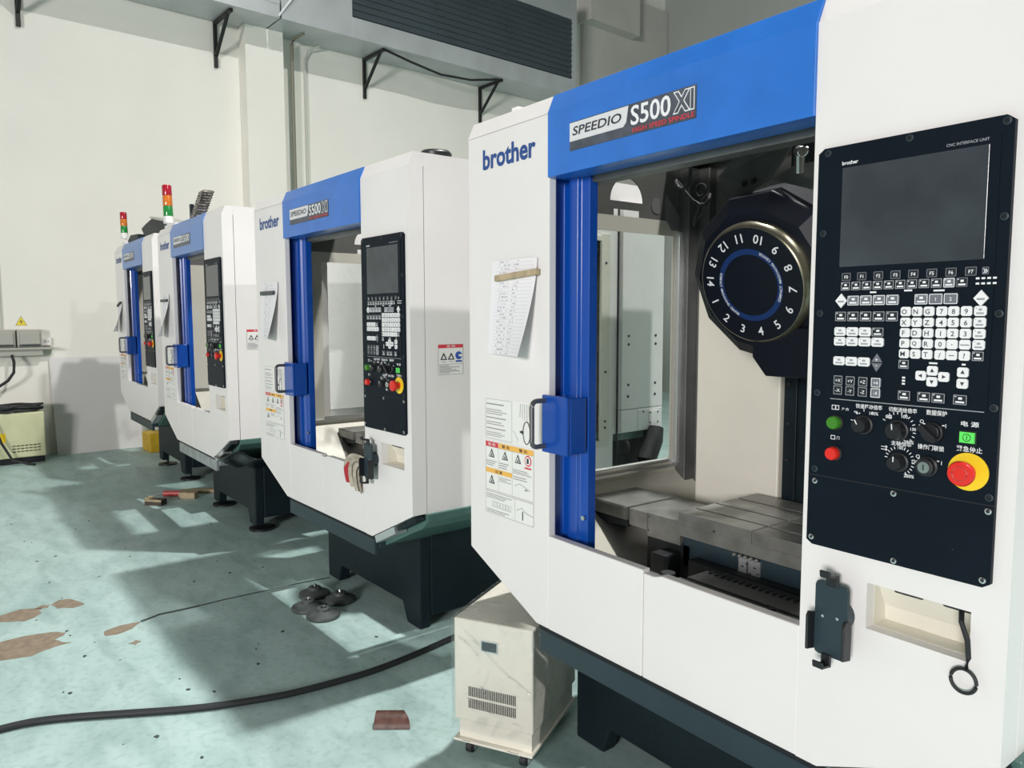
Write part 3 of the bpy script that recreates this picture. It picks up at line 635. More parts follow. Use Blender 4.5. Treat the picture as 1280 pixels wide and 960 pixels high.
    button(1.284, 1.217, 'green_btn'); button(1.283, 1.157, 'red')
    def knob(x, z, r_, ang):
        b = MB().lathe([(r_*1.25, 0), (r_*1.2, .004), (r_, .005), (r_*.92, .022), (r_*.8, .024)], at(x, z), 24, 0)
        L = at(x, z) @ Matrix.Rotation(ang, 4, 'Z'); o = len(b.v); b.box(-.0008, .0008, r_*.2, r_*.85, .024, .0248, 1)
        for i in range(o, len(b.v)): b.v[i] = L @ b.v[i]
        b.build('rotary_knob', ['black', 'print_white'], P, smooth=True)
    knob(1.338, 1.218, .015, .5); knob(1.402, 1.215, .016, .1); knob(1.406, 1.158, .0145, 0); 
    b = MB().lathe([(.019, 0), (.018, .006), (.015, .008), (.015, .016)], at(1.462, 1.219), 26, 0); b.prism([(X(1.444), 1.231), (X(1.446), 1.233), (X(1.458), 1.222), (X(1.456), 1.220)], 'y', -.0275, -.026, 1); b.prism([(X(1.446), 1.226), (X(1.452), 1.234), (X(1.478), 1.212), (X(1.472), 1.204)], 'y', -.040, -.026, 0)
    b.build('selector_switch', ['black', 'print_white'], P, .001)
    MB().lathe([(.019, 0), (.018, .006), (.015, .008), (.015, .016), (.0105, .017), (.010, .019)], at(1.456, 1.158), 26, 0, [0, 0, 0, 0, 1, 1]).box(X(1.455), X(1.457), -.0296, -.0288, 1.153, 1.163, 0).build('key_switch', ['black', 'chrome'], P, smooth=True)
    b = MB().box(X(1.504), X(1.532), -.012, -.010, 1.2055, 1.2285, 1).box(X(1.5065), X(1.5295), -.016, -.012, 1.208, 1.226, 0); b.tube([(X(1.518)+.006*math.cos(a), -.0162, 1.217+.006*math.sin(a)) for a in [i*2*PI/16 for i in range(16)]], .0006, 5, 1, True); b.rect(X(1.518)-.0006, X(1.518)+.0006, -.0164, 1.2135, 1.2205, 1)
    b.build('power_switch', ['green_lit', 'black'], P)
    b = MB().lathe([(.032, 0), (.032, .002)], at(1.521, 1.159), 40, 0); b.lathe([(.0125, .002), (.0125, .020), (.020, .022), (.0212, .030), (.0195, .0335), (.012, .0345)], at(1.521, 1.159), 32, 1)
    b.tube([(X(1.521)+.0115*math.cos(a), -.0446, 1.159+.0115*math.sin(a)) for a in [i*2*PI/24 for i in range(24)]], .0009, 6, 2, True)
    b.build('emergency_stop', ['yellow', 'red', 'wood_red'], P, smooth=True)
    return root

m1 = build_machine('nearest and largest white CNC machine, round black tool dial in its opening', 1.0)
m1.location = (0, 0, 0)
m2 = copy_tree(m1, skip=('chip_trough',))
m2.location = (-2.0339, -.0125, 0); m2.rotation_euler = (0, 0, .02687)
tag(m2, 'second white CNC machine from the camera, grey-shaded right side bearing a red-topped sticker')
m3 = build_machine('third white CNC machine, with a leaning perforated chain on its roof', 1.0, header='blue_glare', badge=('S500', '', ''), roof_open=True, magazine=False, cover=True)
m3.location = (-4.0848, -.0516, .035); m3.rotation_euler = (0, 0, .0032)
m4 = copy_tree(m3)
for c_ in kids(m3):
    if c_.name.split('.')[0] == 'front_rail':      # film glare put into a paler rail colour on the third machine
        c_.data = c_.data.copy(); c_.data.materials[0] = M['rail_glare']; c_['label'] = 'front rail with film glare painted into its pale colour'
tag(m4, 'farthest white CNC machine, nearest the left wall, with its own signal tower')
m4.location = (-6.055, -.012, .053); m4.rotation_euler = (0, 0, 0)

# first machine only: the dust cap that dangles on a strap from the recess
b = MB(); pts = [(1.506, .03, .905), (1.520, -.004, .895), (1.534, -.012, .87), (1.537, -.012, .84), (1.534, -.012, .818)]
b.tube(pts, .0045, 8); ring = [(1.531+.0205*math.cos(a), -.012, .797+.021*math.sin(a)) for a in [i*2*PI/28 for i in range(28)]]; b.tube(ring, .0032, 8, 0, True)
b.build('cap_strap', 'rubber', m1, smooth=True)
# black round cap on the roof of the second machine
MB().lathe([(.045, -.007), (.045, 0), (.062, .006), (.064, .024), (.055, .034), (.04, .037)], Matrix.Translation(V((1.47, .20, 2.040))), 32).build('roof_cap', 'black', m2, smooth=True)
MB().box(1.45, 1.47, .45, .47, 2.033, 2.045).box(1.50, 1.54, .5, .52, 2.033, 2.043).build('roof_clip', 'white', m2)
MB().box(.18, .21, .04, .07, 2.033, 2.05).build('roof_clip', 'white', m1)

def tower(parent, x, y, z0, h, r, lean):
    mt = Matrix.Translation(V((x, y, z0))) @ Matrix.Rotation(lean, 4, 'Y')
    st = MB().lathe([(.012, -.11), (.012, 0), (r*1.05, .002), (r*1.05, .05)], mt, 20, 0).build('signal_tower', 'white', parent, smooth=True)
    for i, m_ in enumerate(('green_lens', 'amber_lens', 'red_lens')):
        a = .05+i*h/3; MB().lathe([(r*.96, a), (r, a+.004), (r, a+h/3-.008), (r*.9, a+h/3)], mt, 20).build('lamp_segment', m_, st, smooth=True)
tower(m3, .235, .03, 2.06, .225, .033, -.08)
tower(m4, .36, .03, 2.09, .19, .030, -.06)
MB().box(.15, .45, .02, .12, 2.034, 2.05).build('tower_bracket', 'white', m3)
MB().box(.28, .46, .02, .12, 2.034, 2.06).build('tower_bracket', 'white', m4)
# dark hood on the roof of the farthest machine
b = MB().prism([(.12, 2.215), (.30, 2.24), (.62, 2.27), (1.40, 2.135), (1.40, 2.11), (.95, 2.11), (.55, 2.13), (.25, 2.13)], 'y', .22, .36)
b.box(.5, .9, .25, .33, 2.02, 2.12); hd = b.build('roof_hood', 'base', m4, .006)
MB().prism([(.60, 2.280), (1.42, 2.150), (1.42, 2.137), (.6, 2.262)], 'y', .20, .38).build('hood_lid', 'pillar_grey', hd)
b = MB().box(.52, .95, .03, .10, 2.034, 2.06).prism([(.50, 2.06), (.62, 2.10), (.92, 2.085), (.92, 2.05), (.5, 2.05)], 'y', .03, .09); b.build('roof_fitting', 'base', m4, .004)
# perforated cable chain leaning on the third machine's roof
b = MB()
for i in range(11):
    t = i/10; cx, cy, cz = .90+.12*t, .05+.03*t, 2.03+.155*t
    b.box(cx-.055, cx-.035, cy-.034, cy+.034, cz-.006, cz+.005).box(cx+.035, cx+.055, cy-.034, cy+.034, cz-.006, cz+.005).box(cx-.055, cx+.055, cy-.034, cy-.022, cz-.006, cz+.003).box(cx-.055, cx+.055, cy+.022, cy+.034, cz-.006, cz+.003)
    b.box(cx-.045, cx+.045, cy-.028, cy+.028, cz-.009, cz+.009, 1)
b.build('cable_chain', ['chain', 'brown'], m3)
MB().box(.80, .835, .03, .05, 2.034, 2.13).build('chain_guard', 'base', m3)
# levelling feet under the two far machines
for mm, kx in ((m3, 1.0), (m4, 1.0)):
    dz = mm.location.z
    for x in (.30*kx, 1.14*kx):
        for y in (.33, 1.38):
            MB().lathe([(.085, -dz), (.085, -dz+.014), (.03, -dz+.024), (.012, -dz+.026), (.012, .06)], Matrix.Translation(V((x, y, 0))), 24).build('levelling_foot', 'black', mm, smooth=True)
# black film still wrapped round the right end of the third machine's tray
def wrapf(u, v):
    a = u*PI
    return (1.17+.50*v+.03*math.sin(9*u+4*v), .02+.62*u-.05*math.sin(PI*v), .49-.10*math.sin(a)*(1-v*.3)-.03*v+.13*v+.012*math.sin(23*u+7*v))
MB().grid(wrapf, 30, 14).build('tray_wrap', 'black_film', m3, smooth=True, solid=.004)

# ------------------------------------------------------------------ things on the machines
def to_world(m, p): return Matrix.Translation(V(m.location)) @ Matrix.Rotation(m.rotation_euler.z, 4, 'Z') @ V(p)
def sheet(m, x0, z1, w, h, curl, label, tilt=0.0):
    o = empty('paper_sheet', to_world(m, (x0, -.002, z1)), m.rotation_euler.z); tag(o, label, 'paper', 'forms hung on the machine fronts')
    NU, NV = 14, 20
    b = MB(); b.grid(lambda u, v: (u*w-tilt*v*h, -.0025-curl*(u**1.6)*(max(0, v-.12)**1.4)-.01*v, -v*h), NU, NV)
    p = b.build('form', 'paper', o, smooth=True); me = p.data
    uv = me.uv_layers.new(name='UVMap')
    for lp in me.loops:
        i = lp.vertex_index; uv.data[lp.index].uv = ((i % (NU+1))/NU, 1-(i//(NU+1))/NV)
    return o
sheet(m1, .137, 1.591, .222, .285, .066, 'printed form under a wooden bar on the nearest machine front', .04)
sheet(m2, .10, 1.60, .215, .29, .06, 'printed form curling off the second machine front', .02)
sheet(m3, .09, 1.55, .21, .30, .09, 'white form curling off the third machine front', .04)
sheet(m4, .09, 1.52, .20, .28, .09, 'small white form on the farthest machine front', .03)
def strip(m, x0, x1, z, h, mt, label, dz=0.0):
    b = MB().prism([(x0, z), (x1, z+dz), (x1, z+dz+h), (x0, z+h)], 'y', -.022, -.006); b.warp(lambda v: to_world(m, v))
    tag(b.build('magnet_bar', mt, None, .002), label, 'magnet bar', 'bars pinning the forms')
strip(m1, .170, .372, 1.528, .018, 'wood', 'pale wooden bar pinning the form on the nearest machine', .012)
strip(m2, .11, .285, 1.535, .020, 'pad', 'grey bar pinning the form on the second machine')
strip(m3, .10, .28, 1.50, .018, 'pad', 'grey bar pinning the form on the third machine')
strip(m4, .11, .27, 1.47, .018, 'bracket', 'dark bar over the form on the farthest machine', .03)

def holder(m, label, dx=0.0):
    o = empty('phone_holder', to_world(m, (1.30+dx, 0, .84)), m.rotation_euler.z); tag(o, label, 'holder', 'phone holders below the control panels')
    y = -.035
    b = MB(); n = 5
    def rr(w0, w1, z0, z1, r): return [(w0+r, z0), (w1-r, z0), (w1-r*.3, z0+r*.3), (w1, z0+r), (w1, z1-r), (w1-r*.3, z1-r*.3), (w1-r, z1), (w0+r, z1), (w0+r*.3, z1-r*.3), (w0, z1-r), (w0, z0+r), (w0+r*.3, z0+r*.3)]
    b.prism(rr(-.034, .034, -.080, .068, .01), 'y', y, y+.006); b.cyl((0, y+.006, 0), (0, 1, 0), .03, .029, 24)
    bk = b.build('backplate', 'slate', o, .001)
    for x in (-.016, .014): MB().lathe([(.003, 0), (.003, .002)], Matrix.Translation(V((x, y, .0+x*.1))) @ Matrix.Rotation(PI/2, 4, 'X'), 10).build('rivet', 'chrome', bk)
    MB().prism([(y+.006, -.075), (y-.022, -.070), (y-.022, -.002), (y-.016, .006), (y+.006, 0)], 'x', -.040, -.034).build('side_clamp', 'black', o, .002)
    MB().prism([(y+.006, -.075), (y-.022, -.070), (y-.022, -.002), (y-.016, .006), (y+.006, 0)], 'x', .034, .040).build('side_clamp', 'black', o, .002)
    MB().box(-.012, .014, y-.002, y+.004, .06, .085).prism([(y+.004, .078), (y-.028, .084), (y-.030, .098), (y-.024, .098), (y-.022, .090), (y+.004, .086)], 'x', -.010, .012).build('top_clip', 'black', o, .002)
    MB().box(-.016, .004, y-.004, y+.002, -.10, -.075).prism([(y+.002, -.100), (y-.03, -.096), (y-.032, -.082), (y-.027, -.082), (y-.025, -.091), (y+.002, -.094)], 'x', -.018, .004).build('bottom_clip', 'black', o, .002)
    return o
holder(m1, 'dark slate phone holder on the nearest machine, left of its open recess')
holder(m2, 'dark slate phone holder on the second machine, beside the dirty rag', 0)

# rag over the sill of the second machine
def ragf(u, v):
    # strands sweep left from behind the phone holder, curl over and hang to a low tip
    L = lambda p, q: (p[0]+(q[0]-p[0])*u, p[1]+(q[1]-p[1])*u)
    p0, p1, p2, p3 = L((1.275, .832), (1.275, .79)), L((1.11, .880), (1.205, .812)), L((1.045, .80), (1.19, .765)), L((1.070, .712), (1.196, .676))
    w = 1-v; c = (w**3, 3*w*w*v, 3*w*v*v, v**3)
    x = sum(k_*p[0] for k_, p in zip(c, (p0, p1, p2, p3))); z = sum(k_*p[1] for k_, p in zip(c, (p0, p1, p2, p3)))
    y = -.014-.016*math.sin(PI*min(1, .1+v*.9))-.010*math.sin(19*u)*(.35+.65*v)
    return to_world(m2, (x-.35*y*0, y, z))
b = MB().grid(ragf, 40, 26)
for i in range(len(b.f)):
    u, v = (i % 40)/40, (i//40)/26
    if (u < .24+.05*math.sin(v*13) and v > .62+.08*math.sin(u*25)) or (.55 < u < .72 and v > .90): b.m[i] = 1
    elif abs(u-.5) < .025 or abs(u-.83) < .025: b.m[i] = 2
tag(b.build('rag', ['rag', 'rag_red', 'brown'], None, 0, True, solid=.004), 'dirty cream cotton rag with red edge draped over the second machine sill', 'rag')

# ------------------------------------------------------------------ room (its left wall is turned a little against the row)
RO = Matrix.Translation(V((-7.12, 0, 0))) @ Matrix.Rotation(.06, 4, 'Z')
def rw(v): return RO @ V(v)
def room(mb, name, mats, **kw):
    mb.warp(rw); kind = kw.pop('kind', 'structure'); o = mb.build(name, mats, kw.pop('parent', None), **kw)
    if kind and not o.parent: o['kind'] = kind
    return o
fl = MB().box(-.3, 24, -15, 10, -.12, 0); fo = room(fl, 'floor', 'floor')
room(MB().box(-.25, 0, -15, 9.75, 0, 10), 'wall_left', 'wall')
room(MB().box(0, 24, 9.5, 9.75, 0, 10), 'wall_back', 'wall_grey')
room(MB().box(24, 24.25, -15, 9.75, 0, 10), 'wall_right', 'wall_dark')
WINS = [(12.2, 15.8, 2.3, 5.1)]
b = MB(); x = 0
for (a_, c_, z0_, z1_) in WINS: b.box(x, a_, -15.25, -15, 0, 10).box(a_, c_, -15.25, -15, 0, z0_).box(a_, c_, -15.25, -15, z1_, 10); x = c_
b.box(x, 24, -15.25, -15, 0, 10); room(b, 'wall_front', 'wall_dark')
for n_, (wx0, wx1, wz0, wz1) in enumerate(WINS):
    b = MB()
    for i in range(3): x = wx0+(wx1-wx0)*i/2; b.box(x-.04, x+.04, -15.15, -15.05, wz0, wz1)
    b.box(wx0, wx1, -15.15, -15.05, wz0, wz0+.08).box(wx0, wx1, -15.15, -15.05, wz1-.08, wz1); room(b, 'window_%d' % (n_+1), 'alu')
room(MB().box(-.25, 24.25, -15.25, 9.75, 10, 10.15), 'ceiling', 'wall_dark')
room(MB().box(0, .2, 1.605, 2.065, 0, 4.80), 'trim_1', 'wall')
room(MB().box(0, .3, 7.25, 8.45, 6.2, 9.9), 'trim_2', 'pillar_grey')
room(MB().box(0, .08, 7.3, 9.48, 0, 6.9), 'trim_3', 'pillar_grey')
# bare concrete patches, crack and chips on the floor
patches = [[(-2.216, -1.227), (-2.253, -1.144), (-2.235, -1.10), (-2.21, -1.054), (-2.17, -1.075), (-2.141, -1.064), (-2.09, -1.10), (-2.067, -1.141), (-2.10, -1.19), (-2.124, -1.232), (-2.17, -1.30)],
    [(-2.232, -1.015), (-2.28, -.972), (-2.275, -.95), (-2.26, -.928), (-2.20, -.90), (-2.142, -.88), (-2.117, -.932), (-2.14, -.96), (-2.153, -.996)],
    [(-1.86, -1.246), (-1.868, -1.18), (-1.864, -1.126), (-1.85, -1.07), (-1.834, -1.03), (-1.80, -1.00), (-1.776, -1.011), (-1.744, -1.052), (-1.70, -1.03), (-1.668, -.993), (-1.66, -1.06), (-1.616, -1.146), (-1.644, -1.257), (-1.72, -1.34)],
    [(-1.706, -.862), (-1.741, -.79), (-1.733, -.704), (-1.70, -.73), (-1.659, -.771), (-1.64, -.82), (-1.653, -.864)], [(-1.50, -.80), (-1.52, -.765), (-1.49, -.75), (-1.47, -.775)], [(-2.215, -1.09), (-2.20, -1.03), (-2.235, -1.02), (-2.25, -1.05)]]
for p in patches:
    b = MB(); q = []
    for i in range(len(p)):
        a, c = V((*p[i], 0)), V((*p[(i+1) % len(p)], 0)); q.append((a.x, a.y)); mdp = a.lerp(c, .5+random.uniform(-.1, .1)); q.append((mdp.x+random.uniform(-.007, .007), mdp.y+random.uniform(-.007, .007)))
    b.prism(q, 'z', -.004, .0012); o = b.build('bare_patch', 'concrete', fo)
b = MB(); ck = [(-1.733, -.704), (-1.755, -.65), (-1.772, -.612), (-1.768, -.52), (-1.771, -.428), (-1.779, -.30), (-1.778, -.149), (-1.774, -.04), (-1.778, .065), (-1.763, .249)]
for i in range(len(ck)-1):
    w = .020 if i < 4 else .012; (x0, y0), (x1, y1) = ck[i], ck[i+1]
    b.prism([(x0-w/2, y0), (x1-w/2, y1), (x1+w/2, y1), (x0+w/2, y0)], 'z', -.003, .0014)
b.build('floor_crack', 'crack', fo)
b = MB()
for i in range(48):
    x = random.uniform(-4.5, .4); y = random.uniform(-1.35, .1); s_ = random.uniform(.003, .010)
    q = [(x+s_*random.uniform(.6, 1.8)*math.cos(a), y+s_*random.uniform(.5, 1.2)*math.sin(a)) for a in (0, 1.1, 2.2, 3.3, 4.4, 5.4)]; b.prism(q, 'z', 0, .0016)
tag(b.build('floor_debris', 'crack', None), 'scattered dark specks and chips on the mint green floor', 'debris', None, 'stuff')

# wall fittings -----------------------------------------------------------------
for i, v in enumerate((-.60, 1.33, 3.262, 5.19)):
    b = MB().box(0, .035, v-.02, v+.02, 4.29, 4.80).box(0, .53, v-.02, v+.02, 4.765, 4.80)
    b.prism([(.015, 4.42), (.055, 4.42), (.44, 4.765), (.40, 4.765)], 'y', v-.018, v+.018); b.warp(rw)
    tag(b.build('wall_bracket', 'bracket', None, .003), ['black triangular wall bracket cut off by the left photo edge', 'black triangular bracket just left of the grey pilaster', 'black triangular bracket under the louvred unit, in mid wall', 'black triangular bracket above the nearest machine top left corner'][i], 'bracket', 'brackets carrying the duct')
b = MB().box(.02, .60, -4.5, 1.86, 4.802, 5.0); b.box(.60, .606, -4.5, 1.86, 4.95, 5.0)
b.warp(rw); tag(b.build('air_duct', 'duct', None, .004), 'narrow galvanised duct run along the top of the left wall', 'duct')
o = empty('louvred_unit'); o.matrix_world = RO; tag(o, 'large grey ventilation box with dark louvred face high on the left wall', 'ventilation unit')
b = MB().box(.02, .58, 1.88, 6.62, 4.802, 6.3); b.box(.58, .60, 1.88, 2.78, 4.802, 6.3).box(.58, .60, 6.52, 6.62, 4.802, 6.3).box(.58, .60, 2.78, 6.52, 4.802, 5.04).box(.58, .60, 2.78, 6.52, 5.92, 6.3)
for i in range(5): b.cyl((.60, 3.0+.035*i, 4.86), (1, 0, 0), .008, .004, 8)
b.build('casing', 'duct', o, .004)
b = MB().box(.581, .584, 2.78, 6.52, 5.04, 5.92)
for i in range(11): z = 5.05+i*.079; b.prism([(.584, z), (.604, z+.01), (.604, z+.016), (.584, z+.075)], 'y', 2.78, 6.52)
for y in (4.0, 5.25): b.box(.584, .606, y-.006, y+.006, 5.04, 5.92)
b.build('louvre_panel', 'louver', o)
b = MB().tube([(.10, 2.22, 0), (.10, 2.22, 4.72), (.12, 2.24, 4.79), (.35, 2.26, 4.80)], .022, 10); b.warp(rw); tag(b.build('conduit_pipe', 'conduit', None, 0, True), 'thick dark olive pipe running down right of the pilaster', 'pipe')
b = MB().tube([(.03, 2.42, 0), (.03, 2.42, 4.6), (.05, 2.46, 4.72), (.1, 2.6, 4.79)], .013, 8); b.warp(rw); tag(b.build('conduit_pipe', 'conduit_pale', None, 0, True), 'thin pale conduit right of the dark olive pipe', 'pipe')
b = MB().tube([(.50, 3.3, 4.79), (.46, 3.7, 4.74), (.42, 4.2, 4.69), (.44, 4.7, 4.71), (.5, 5.15, 4.79)], .016, 8); b.warp(rw); tag(b.build('hanging_cable', 'rubber', None, 0, True), 'dark cable sagging between two black wall brackets', 'cable')
b = MB().tube([(.61, 1.84, 4.82), (.64, 1.98, 5.02), (.66, 2.12, 5.2), (.66, 2.4, 5.6), (.64, 2.5, 6.3)], .012, 8); b.warp(rw); tag(b.build('hanging_cable', 'print_white', None, 0, True), 'thin white cable climbing from the duct end past the louvred unit', 'cable')
# switch boxes, socket, trunking, warning sign
for i, (y0, y1) in enumerate(((-.96, -.79), (-.775, -.562))):
    o = empty('switch_box'); o.matrix_world = RO; tag(o, ['grey wall switch box cut off by the left photo edge', 'grey wall switch box right of its twin, under the warning triangle'][i], 'switch box', 'grey switch boxes')
    MB().box(0, .09, y0, y1, 1.125, 1.305).build('housing', 'box_grey', o, .008)
    MB().box(.09, .105, y0+.02, y1-.02, 1.155, 1.275).build('lid', 'box_grey', o, .005)
    MB().box(.09, .112, y0+.012, y1-.012, 1.138, 1.150).build('latch', 'slate', o, .002)
b = MB().box(0, .03, -.555, -.475, 1.14, 1.215, 0)
for y in (-.535, -.522, -.50): b.box(.03, .031, y-.003, y+.003, 1.17, 1.19, 1)
b.warp(rw); tag(b.build('wall_socket', ['white', 'ink'], None, .003), 'white wall socket right of the grey switch boxes', 'socket')
b = MB().box(.004, .10, -1.3, -.56, 1.04, 1.10).box(.004, .12, -1.3, -.46, 1.10, 1.123); b.warp(rw); tag(b.build('cable_trunking', 'box_grey', None, .003), 'grey cable trunking ledge under the switch boxes', 'trunking')
b = MB().prism([(-.772, 1.345), (-.672, 1.345), (-.722, 1.44)], 'x', 0, .002, 0).prism([(-.768, 1.347), (-.676, 1.347), (-.722, 1.435)], 'x', .002, .003, 1)
b.prism([(-.722, 1.405), (-.735, 1.378), (-.722, 1.382), (-.725, 1.358), (-.708, 1.388), (-.720, 1.385)], 'x', .003, .004, 0); b.warp(rw)
tag(b.build('warning_sign', ['ink', 'sign_yellow'], None), 'yellow electric shock warning triangle on the left wall', 'sign')
b = MB().tube([(.10, -.83, 1.05), (.14, -.82, .98), (.16, -.83, .88), (.14, -.88, .80), (.12, -.96, .74), (.12, -1.05, .70)], .014, 8); b.warp(rw); tag(b.build('power_cable', 'rubber', None, 0, True), 'black cable dropping from the trunking under the switch boxes', 'cable')
b = MB().tube([(.012, -.895, 1.31), (.012, -.895, 9)], .010, 8); b.warp(rw); tag(b.build('conduit_pipe', 'conduit_pale', None, 0, True), 'thin pale conduit rising above the grey switch boxes at the left photo edge', 'pipe')
# big pale board leaning on the wall
def brd(v): return rw(V((.13-.115*v.z/1.0+v.x, v.y, v.z)))
b = MB().prism([(-.485, 0), (.335, 0), (.335, 1.0), (-.50, 1.01)], 'x', 0, .012); b.warp(brd); tag(b.build('wall_board', 'board', None, .002), 'large pale grey board leaning against the left wall', 'board')
b = MB().prism([(.28, 0), (.52, 0), (.52, .2), (.28, .2)], 'x', .32, .62); b.warp(rw); tag(b.build('yellow_box', 'yellow_dull', None, .01), 'dull yellow box on the floor behind the farthest machine base', 'box')
# welder-like cart with coiled cable
o = empty('power_unit'); o.matrix_world = RO @ Matrix.Translation(V((.42, -.86, 0))); tag(o, 'pale yellow-green sheet metal power unit on the floor at the left wall', 'power unit')
b = MB().box(-.28, .0, -.42, .23, .06, .50); b.build('casing', 'welder', o, .012)
b = MB()
for r_ in range(3):
    for c_ in range(7): y = -.05+c_*.035; b.box(.0005, .004, y, y+.026, .12+r_*.028, .128+r_*.028)
b.build('vent_louvre', 'slot', o)
MB().box(-.26, -.02, -.41, .22, .0, .06).build('plinth', 'dark', o)
MB().box(.001, .003, -.16, -.10, .22, .31).build('warning_sticker', 'yellow', o)
b = MB(); pts = []
for i in range(150):
    a = i*2*PI/30; r_ = 1+.1*math.sin(i*.7); pts.append((-.14+.135*r_*math.cos(a), -.0+.24*r_*math.sin(a)-.02, .515+.012*(i//30)+.004*math.sin(i)))
b.tube(pts, .012, 6); b.tube([(-.03, -.22, .55), (.03, -.21, .52), (.04, -.19, .40), (.05, -.14, .22), (.06, -.06, .05), (.10, .05, .014), (.2, .1, .014)], .012, 8); b.tube([(-.02, -.25, .55), (.025, -.26, .45), (.02, -.25, .2), (.05, -.24, .02)], .010, 8); b.tube([(-.1, -.2, .53), (.0, -.28, .56), (-.02, -.40, .54), (-.1, -.7, .6)], .012, 8)
b.warp(lambda v: o.matrix_world @ V(v)); tag(b.build('coiled_cable', 'rubber', None, 0, True), 'black cable coiled on top of the pale power unit', 'cable')

# ------------------------------------------------------------------ floor things
# stretch-wrapped chiller on casters
A = V((.062, -.110, 0)); ax = V((.245, .135, 0)).normalized(); ay = V((-ax.y, ax.x, 0))
o = empty('cooling_unit'); o.matrix_world = Matrix(((ax.x, ay.x, 0, A.x), (ax.y, ay.y, 0, A.y), (0, 0, 1, 0), (0, 0, 0, 1)))
tag(o, 'ivory cooling unit on casters wrapped in clear film beside the nearest machine', 'cooling unit')
cw, cd, z0, z1 = .276, .40, .118, .458
b = MB().box(0, cw, 0, cd, z0, z1); b.build('casing', 'chiller', o, .006)
b = MB()
for r_ in range(2):
    for c_ in range(26): x = .052+c_*.0065; b.box(x, x+.0036, -.0012, 0, .165+r_*.040, .197+r_*.040)
b.build('vent_grille', 'slot', o)
b = MB().box(.098, .158, -.004, 0, .362, .400, 0).box(.102, .154, -.005, -.004, .367, .396, 1); b.build('meter_window', ['alu', 'slate'], o)
b = MB().box(.012, cw-.008, .012, cd-.012, .050, z0); b.box(.0, cw, -.006, cd, .048, .056); b.box(.03, .062, -.0065, .004, .0525, .0545, 1).box(.19, .23, -.0065, .004, .0525, .0545, 1); b.build('plinth', ['chiller', 'slot'], o, .002)
for x in (.045, cw-.04):
    for y in (.04, cd-.05):
        c = MB().cyl((x-.011, y-.012, .021), (1, 0, 0), .021, .022, 20, 0).build('caster_wheel', 'rubber', o, .002)
        MB().box(x-.016, x-.013, y-.02, y+.02, .012, .048).box(x+.013, x+.016, y-.02, y+.02, .012, .048).box(x-.018, x+.018, y-.02, y+.024, .045, .048).cyl((x-.018, y-.012, .021), (1, 0, 0), .006, .036, 10).build('caster_fork', 'chrome', c)
def filmf(s_):
    b = MB(); e = .006
    path = [(-e, -e), (cw*.33, -e-.004), (cw*.66, -e-.002), (cw+e, -e), (cw+e+.012, cd*.3), (cw+e+.004, cd*.6), (cw+e, cd+e), (-e, cd+e), (-e-.003, cd*.5)]
    n_ = len(path); zs = [.09, .15, .22, .29, .36, .42, z1+.004]; vs = []; fs = []
    for z in zs:
        for j, (x, y) in enumerate(path): vs.append((x+random.uniform(-.002, .002), y+random.uniform(-.0025, .001), z))
    for i in range(len(zs)-1):
        for j in range(n_): k2 = (j+1) % n_; fs.append((i*n_+j, i*n_+k2, (i+1)*n_+k2, (i+1)*n_+j))
    fs.append(tuple(range((len(zs)-1)*n_, len(zs)*n_))); return b.add(vs, fs)
filmf(0).build('stretch_film', 'film', o, smooth=True)
b = MB()
for i in range(6):
    x = cw+.008; y = .02+.008*i; b.tube([(x, y, .45-.01*i), (x+.022+.004*math.sin(i*2), y+.01, .38-.012*i), (x+.014, y+.02, .31-.012*i)], .0014, 5)
b.build('film_tail', 'film', o, smooth=True)
b = MB()
for (xa, za, xb, zb) in ((.03, .43, .20, .30), (.20, .30, .27, .26), (.05, .20, .16, .16), (.10, .25, .12, .22), (.21, .15, .25, .145), (.02, .40, .09, .352)):
    b.tube([(xa+(xb-xa)*t, -.0095-.001*math.sin(9*t), za+(zb-za)*t+.003*math.sin(5*t)) for t in (0, .25, .5, .75, 1)], .0011, 5)
b.build('film_crease', 'film_white', o, smooth=True)
# four rubber machine feet lying on the floor
for i, (x, y, lab_) in enumerate(((-1.408, -.018, 'grey round levelling pad, left one of the four on the floor'), (-1.270, .003, 'grey round levelling pad, lowest and nearest of the four'), (-1.562, .080, 'grey round levelling pad, farthest back of the four'), (-1.412, .152, 'grey round levelling pad, rightmost, closest to the dark base'))):
    o = empty('levelling_pad', (x, y, 0), .7*i); tag(o, lab_, 'levelling pad', 'four loose levelling pads')
    MB().lathe([(.077, 0), (.080, .008), (.076, .016), (.048, .026), (.033, .032), (.031, .044), (.027, .047), (.014, .047), (.013, .030)], None, 36).build('pad', 'pad', o, smooth=True)
    MB().cyl((.0, 0, .028), (.15, .1, 1), .008, .030, 12).build('stud', 'chrome', o)
# heavy black cable across the floor
cp_ = [(-.98, -1.62), (-.985, -1.40), (-.982, -1.291), (-.970, -1.199), (-.922, -1.083), (-.832, -.92), (-.74, -.753), (-.675, -.603), (-.62, -.414), (-.60, -.229), (-.597, -.062), (-.625, .142), (-.665, .338), (-.70, .55), (-.65, .9)]
def cr(p0, p1, p2, p3, t): return tuple(.5*((2*b_)+(c_-a_)*t+(2*a_-5*b_+4*c_-d_)*t*t+(-a_+3*b_-3*c_+d_)*t**3) for a_, b_, c_, d_ in zip(p0, p1, p2, p3))
pts = []
for i in range(1, len(cp_)-2):
    for j in range(6): q = cr(cp_[i-1], cp_[i], cp_[i+1], cp_[i+2], j/6); pts.append((q[0], q[1], .0135))
tag(MB().tube(pts, .0125, 12).build('floor_cable', 'rubber', None, 0, True), 'thick black cable running across the mint green floor', 'cable')
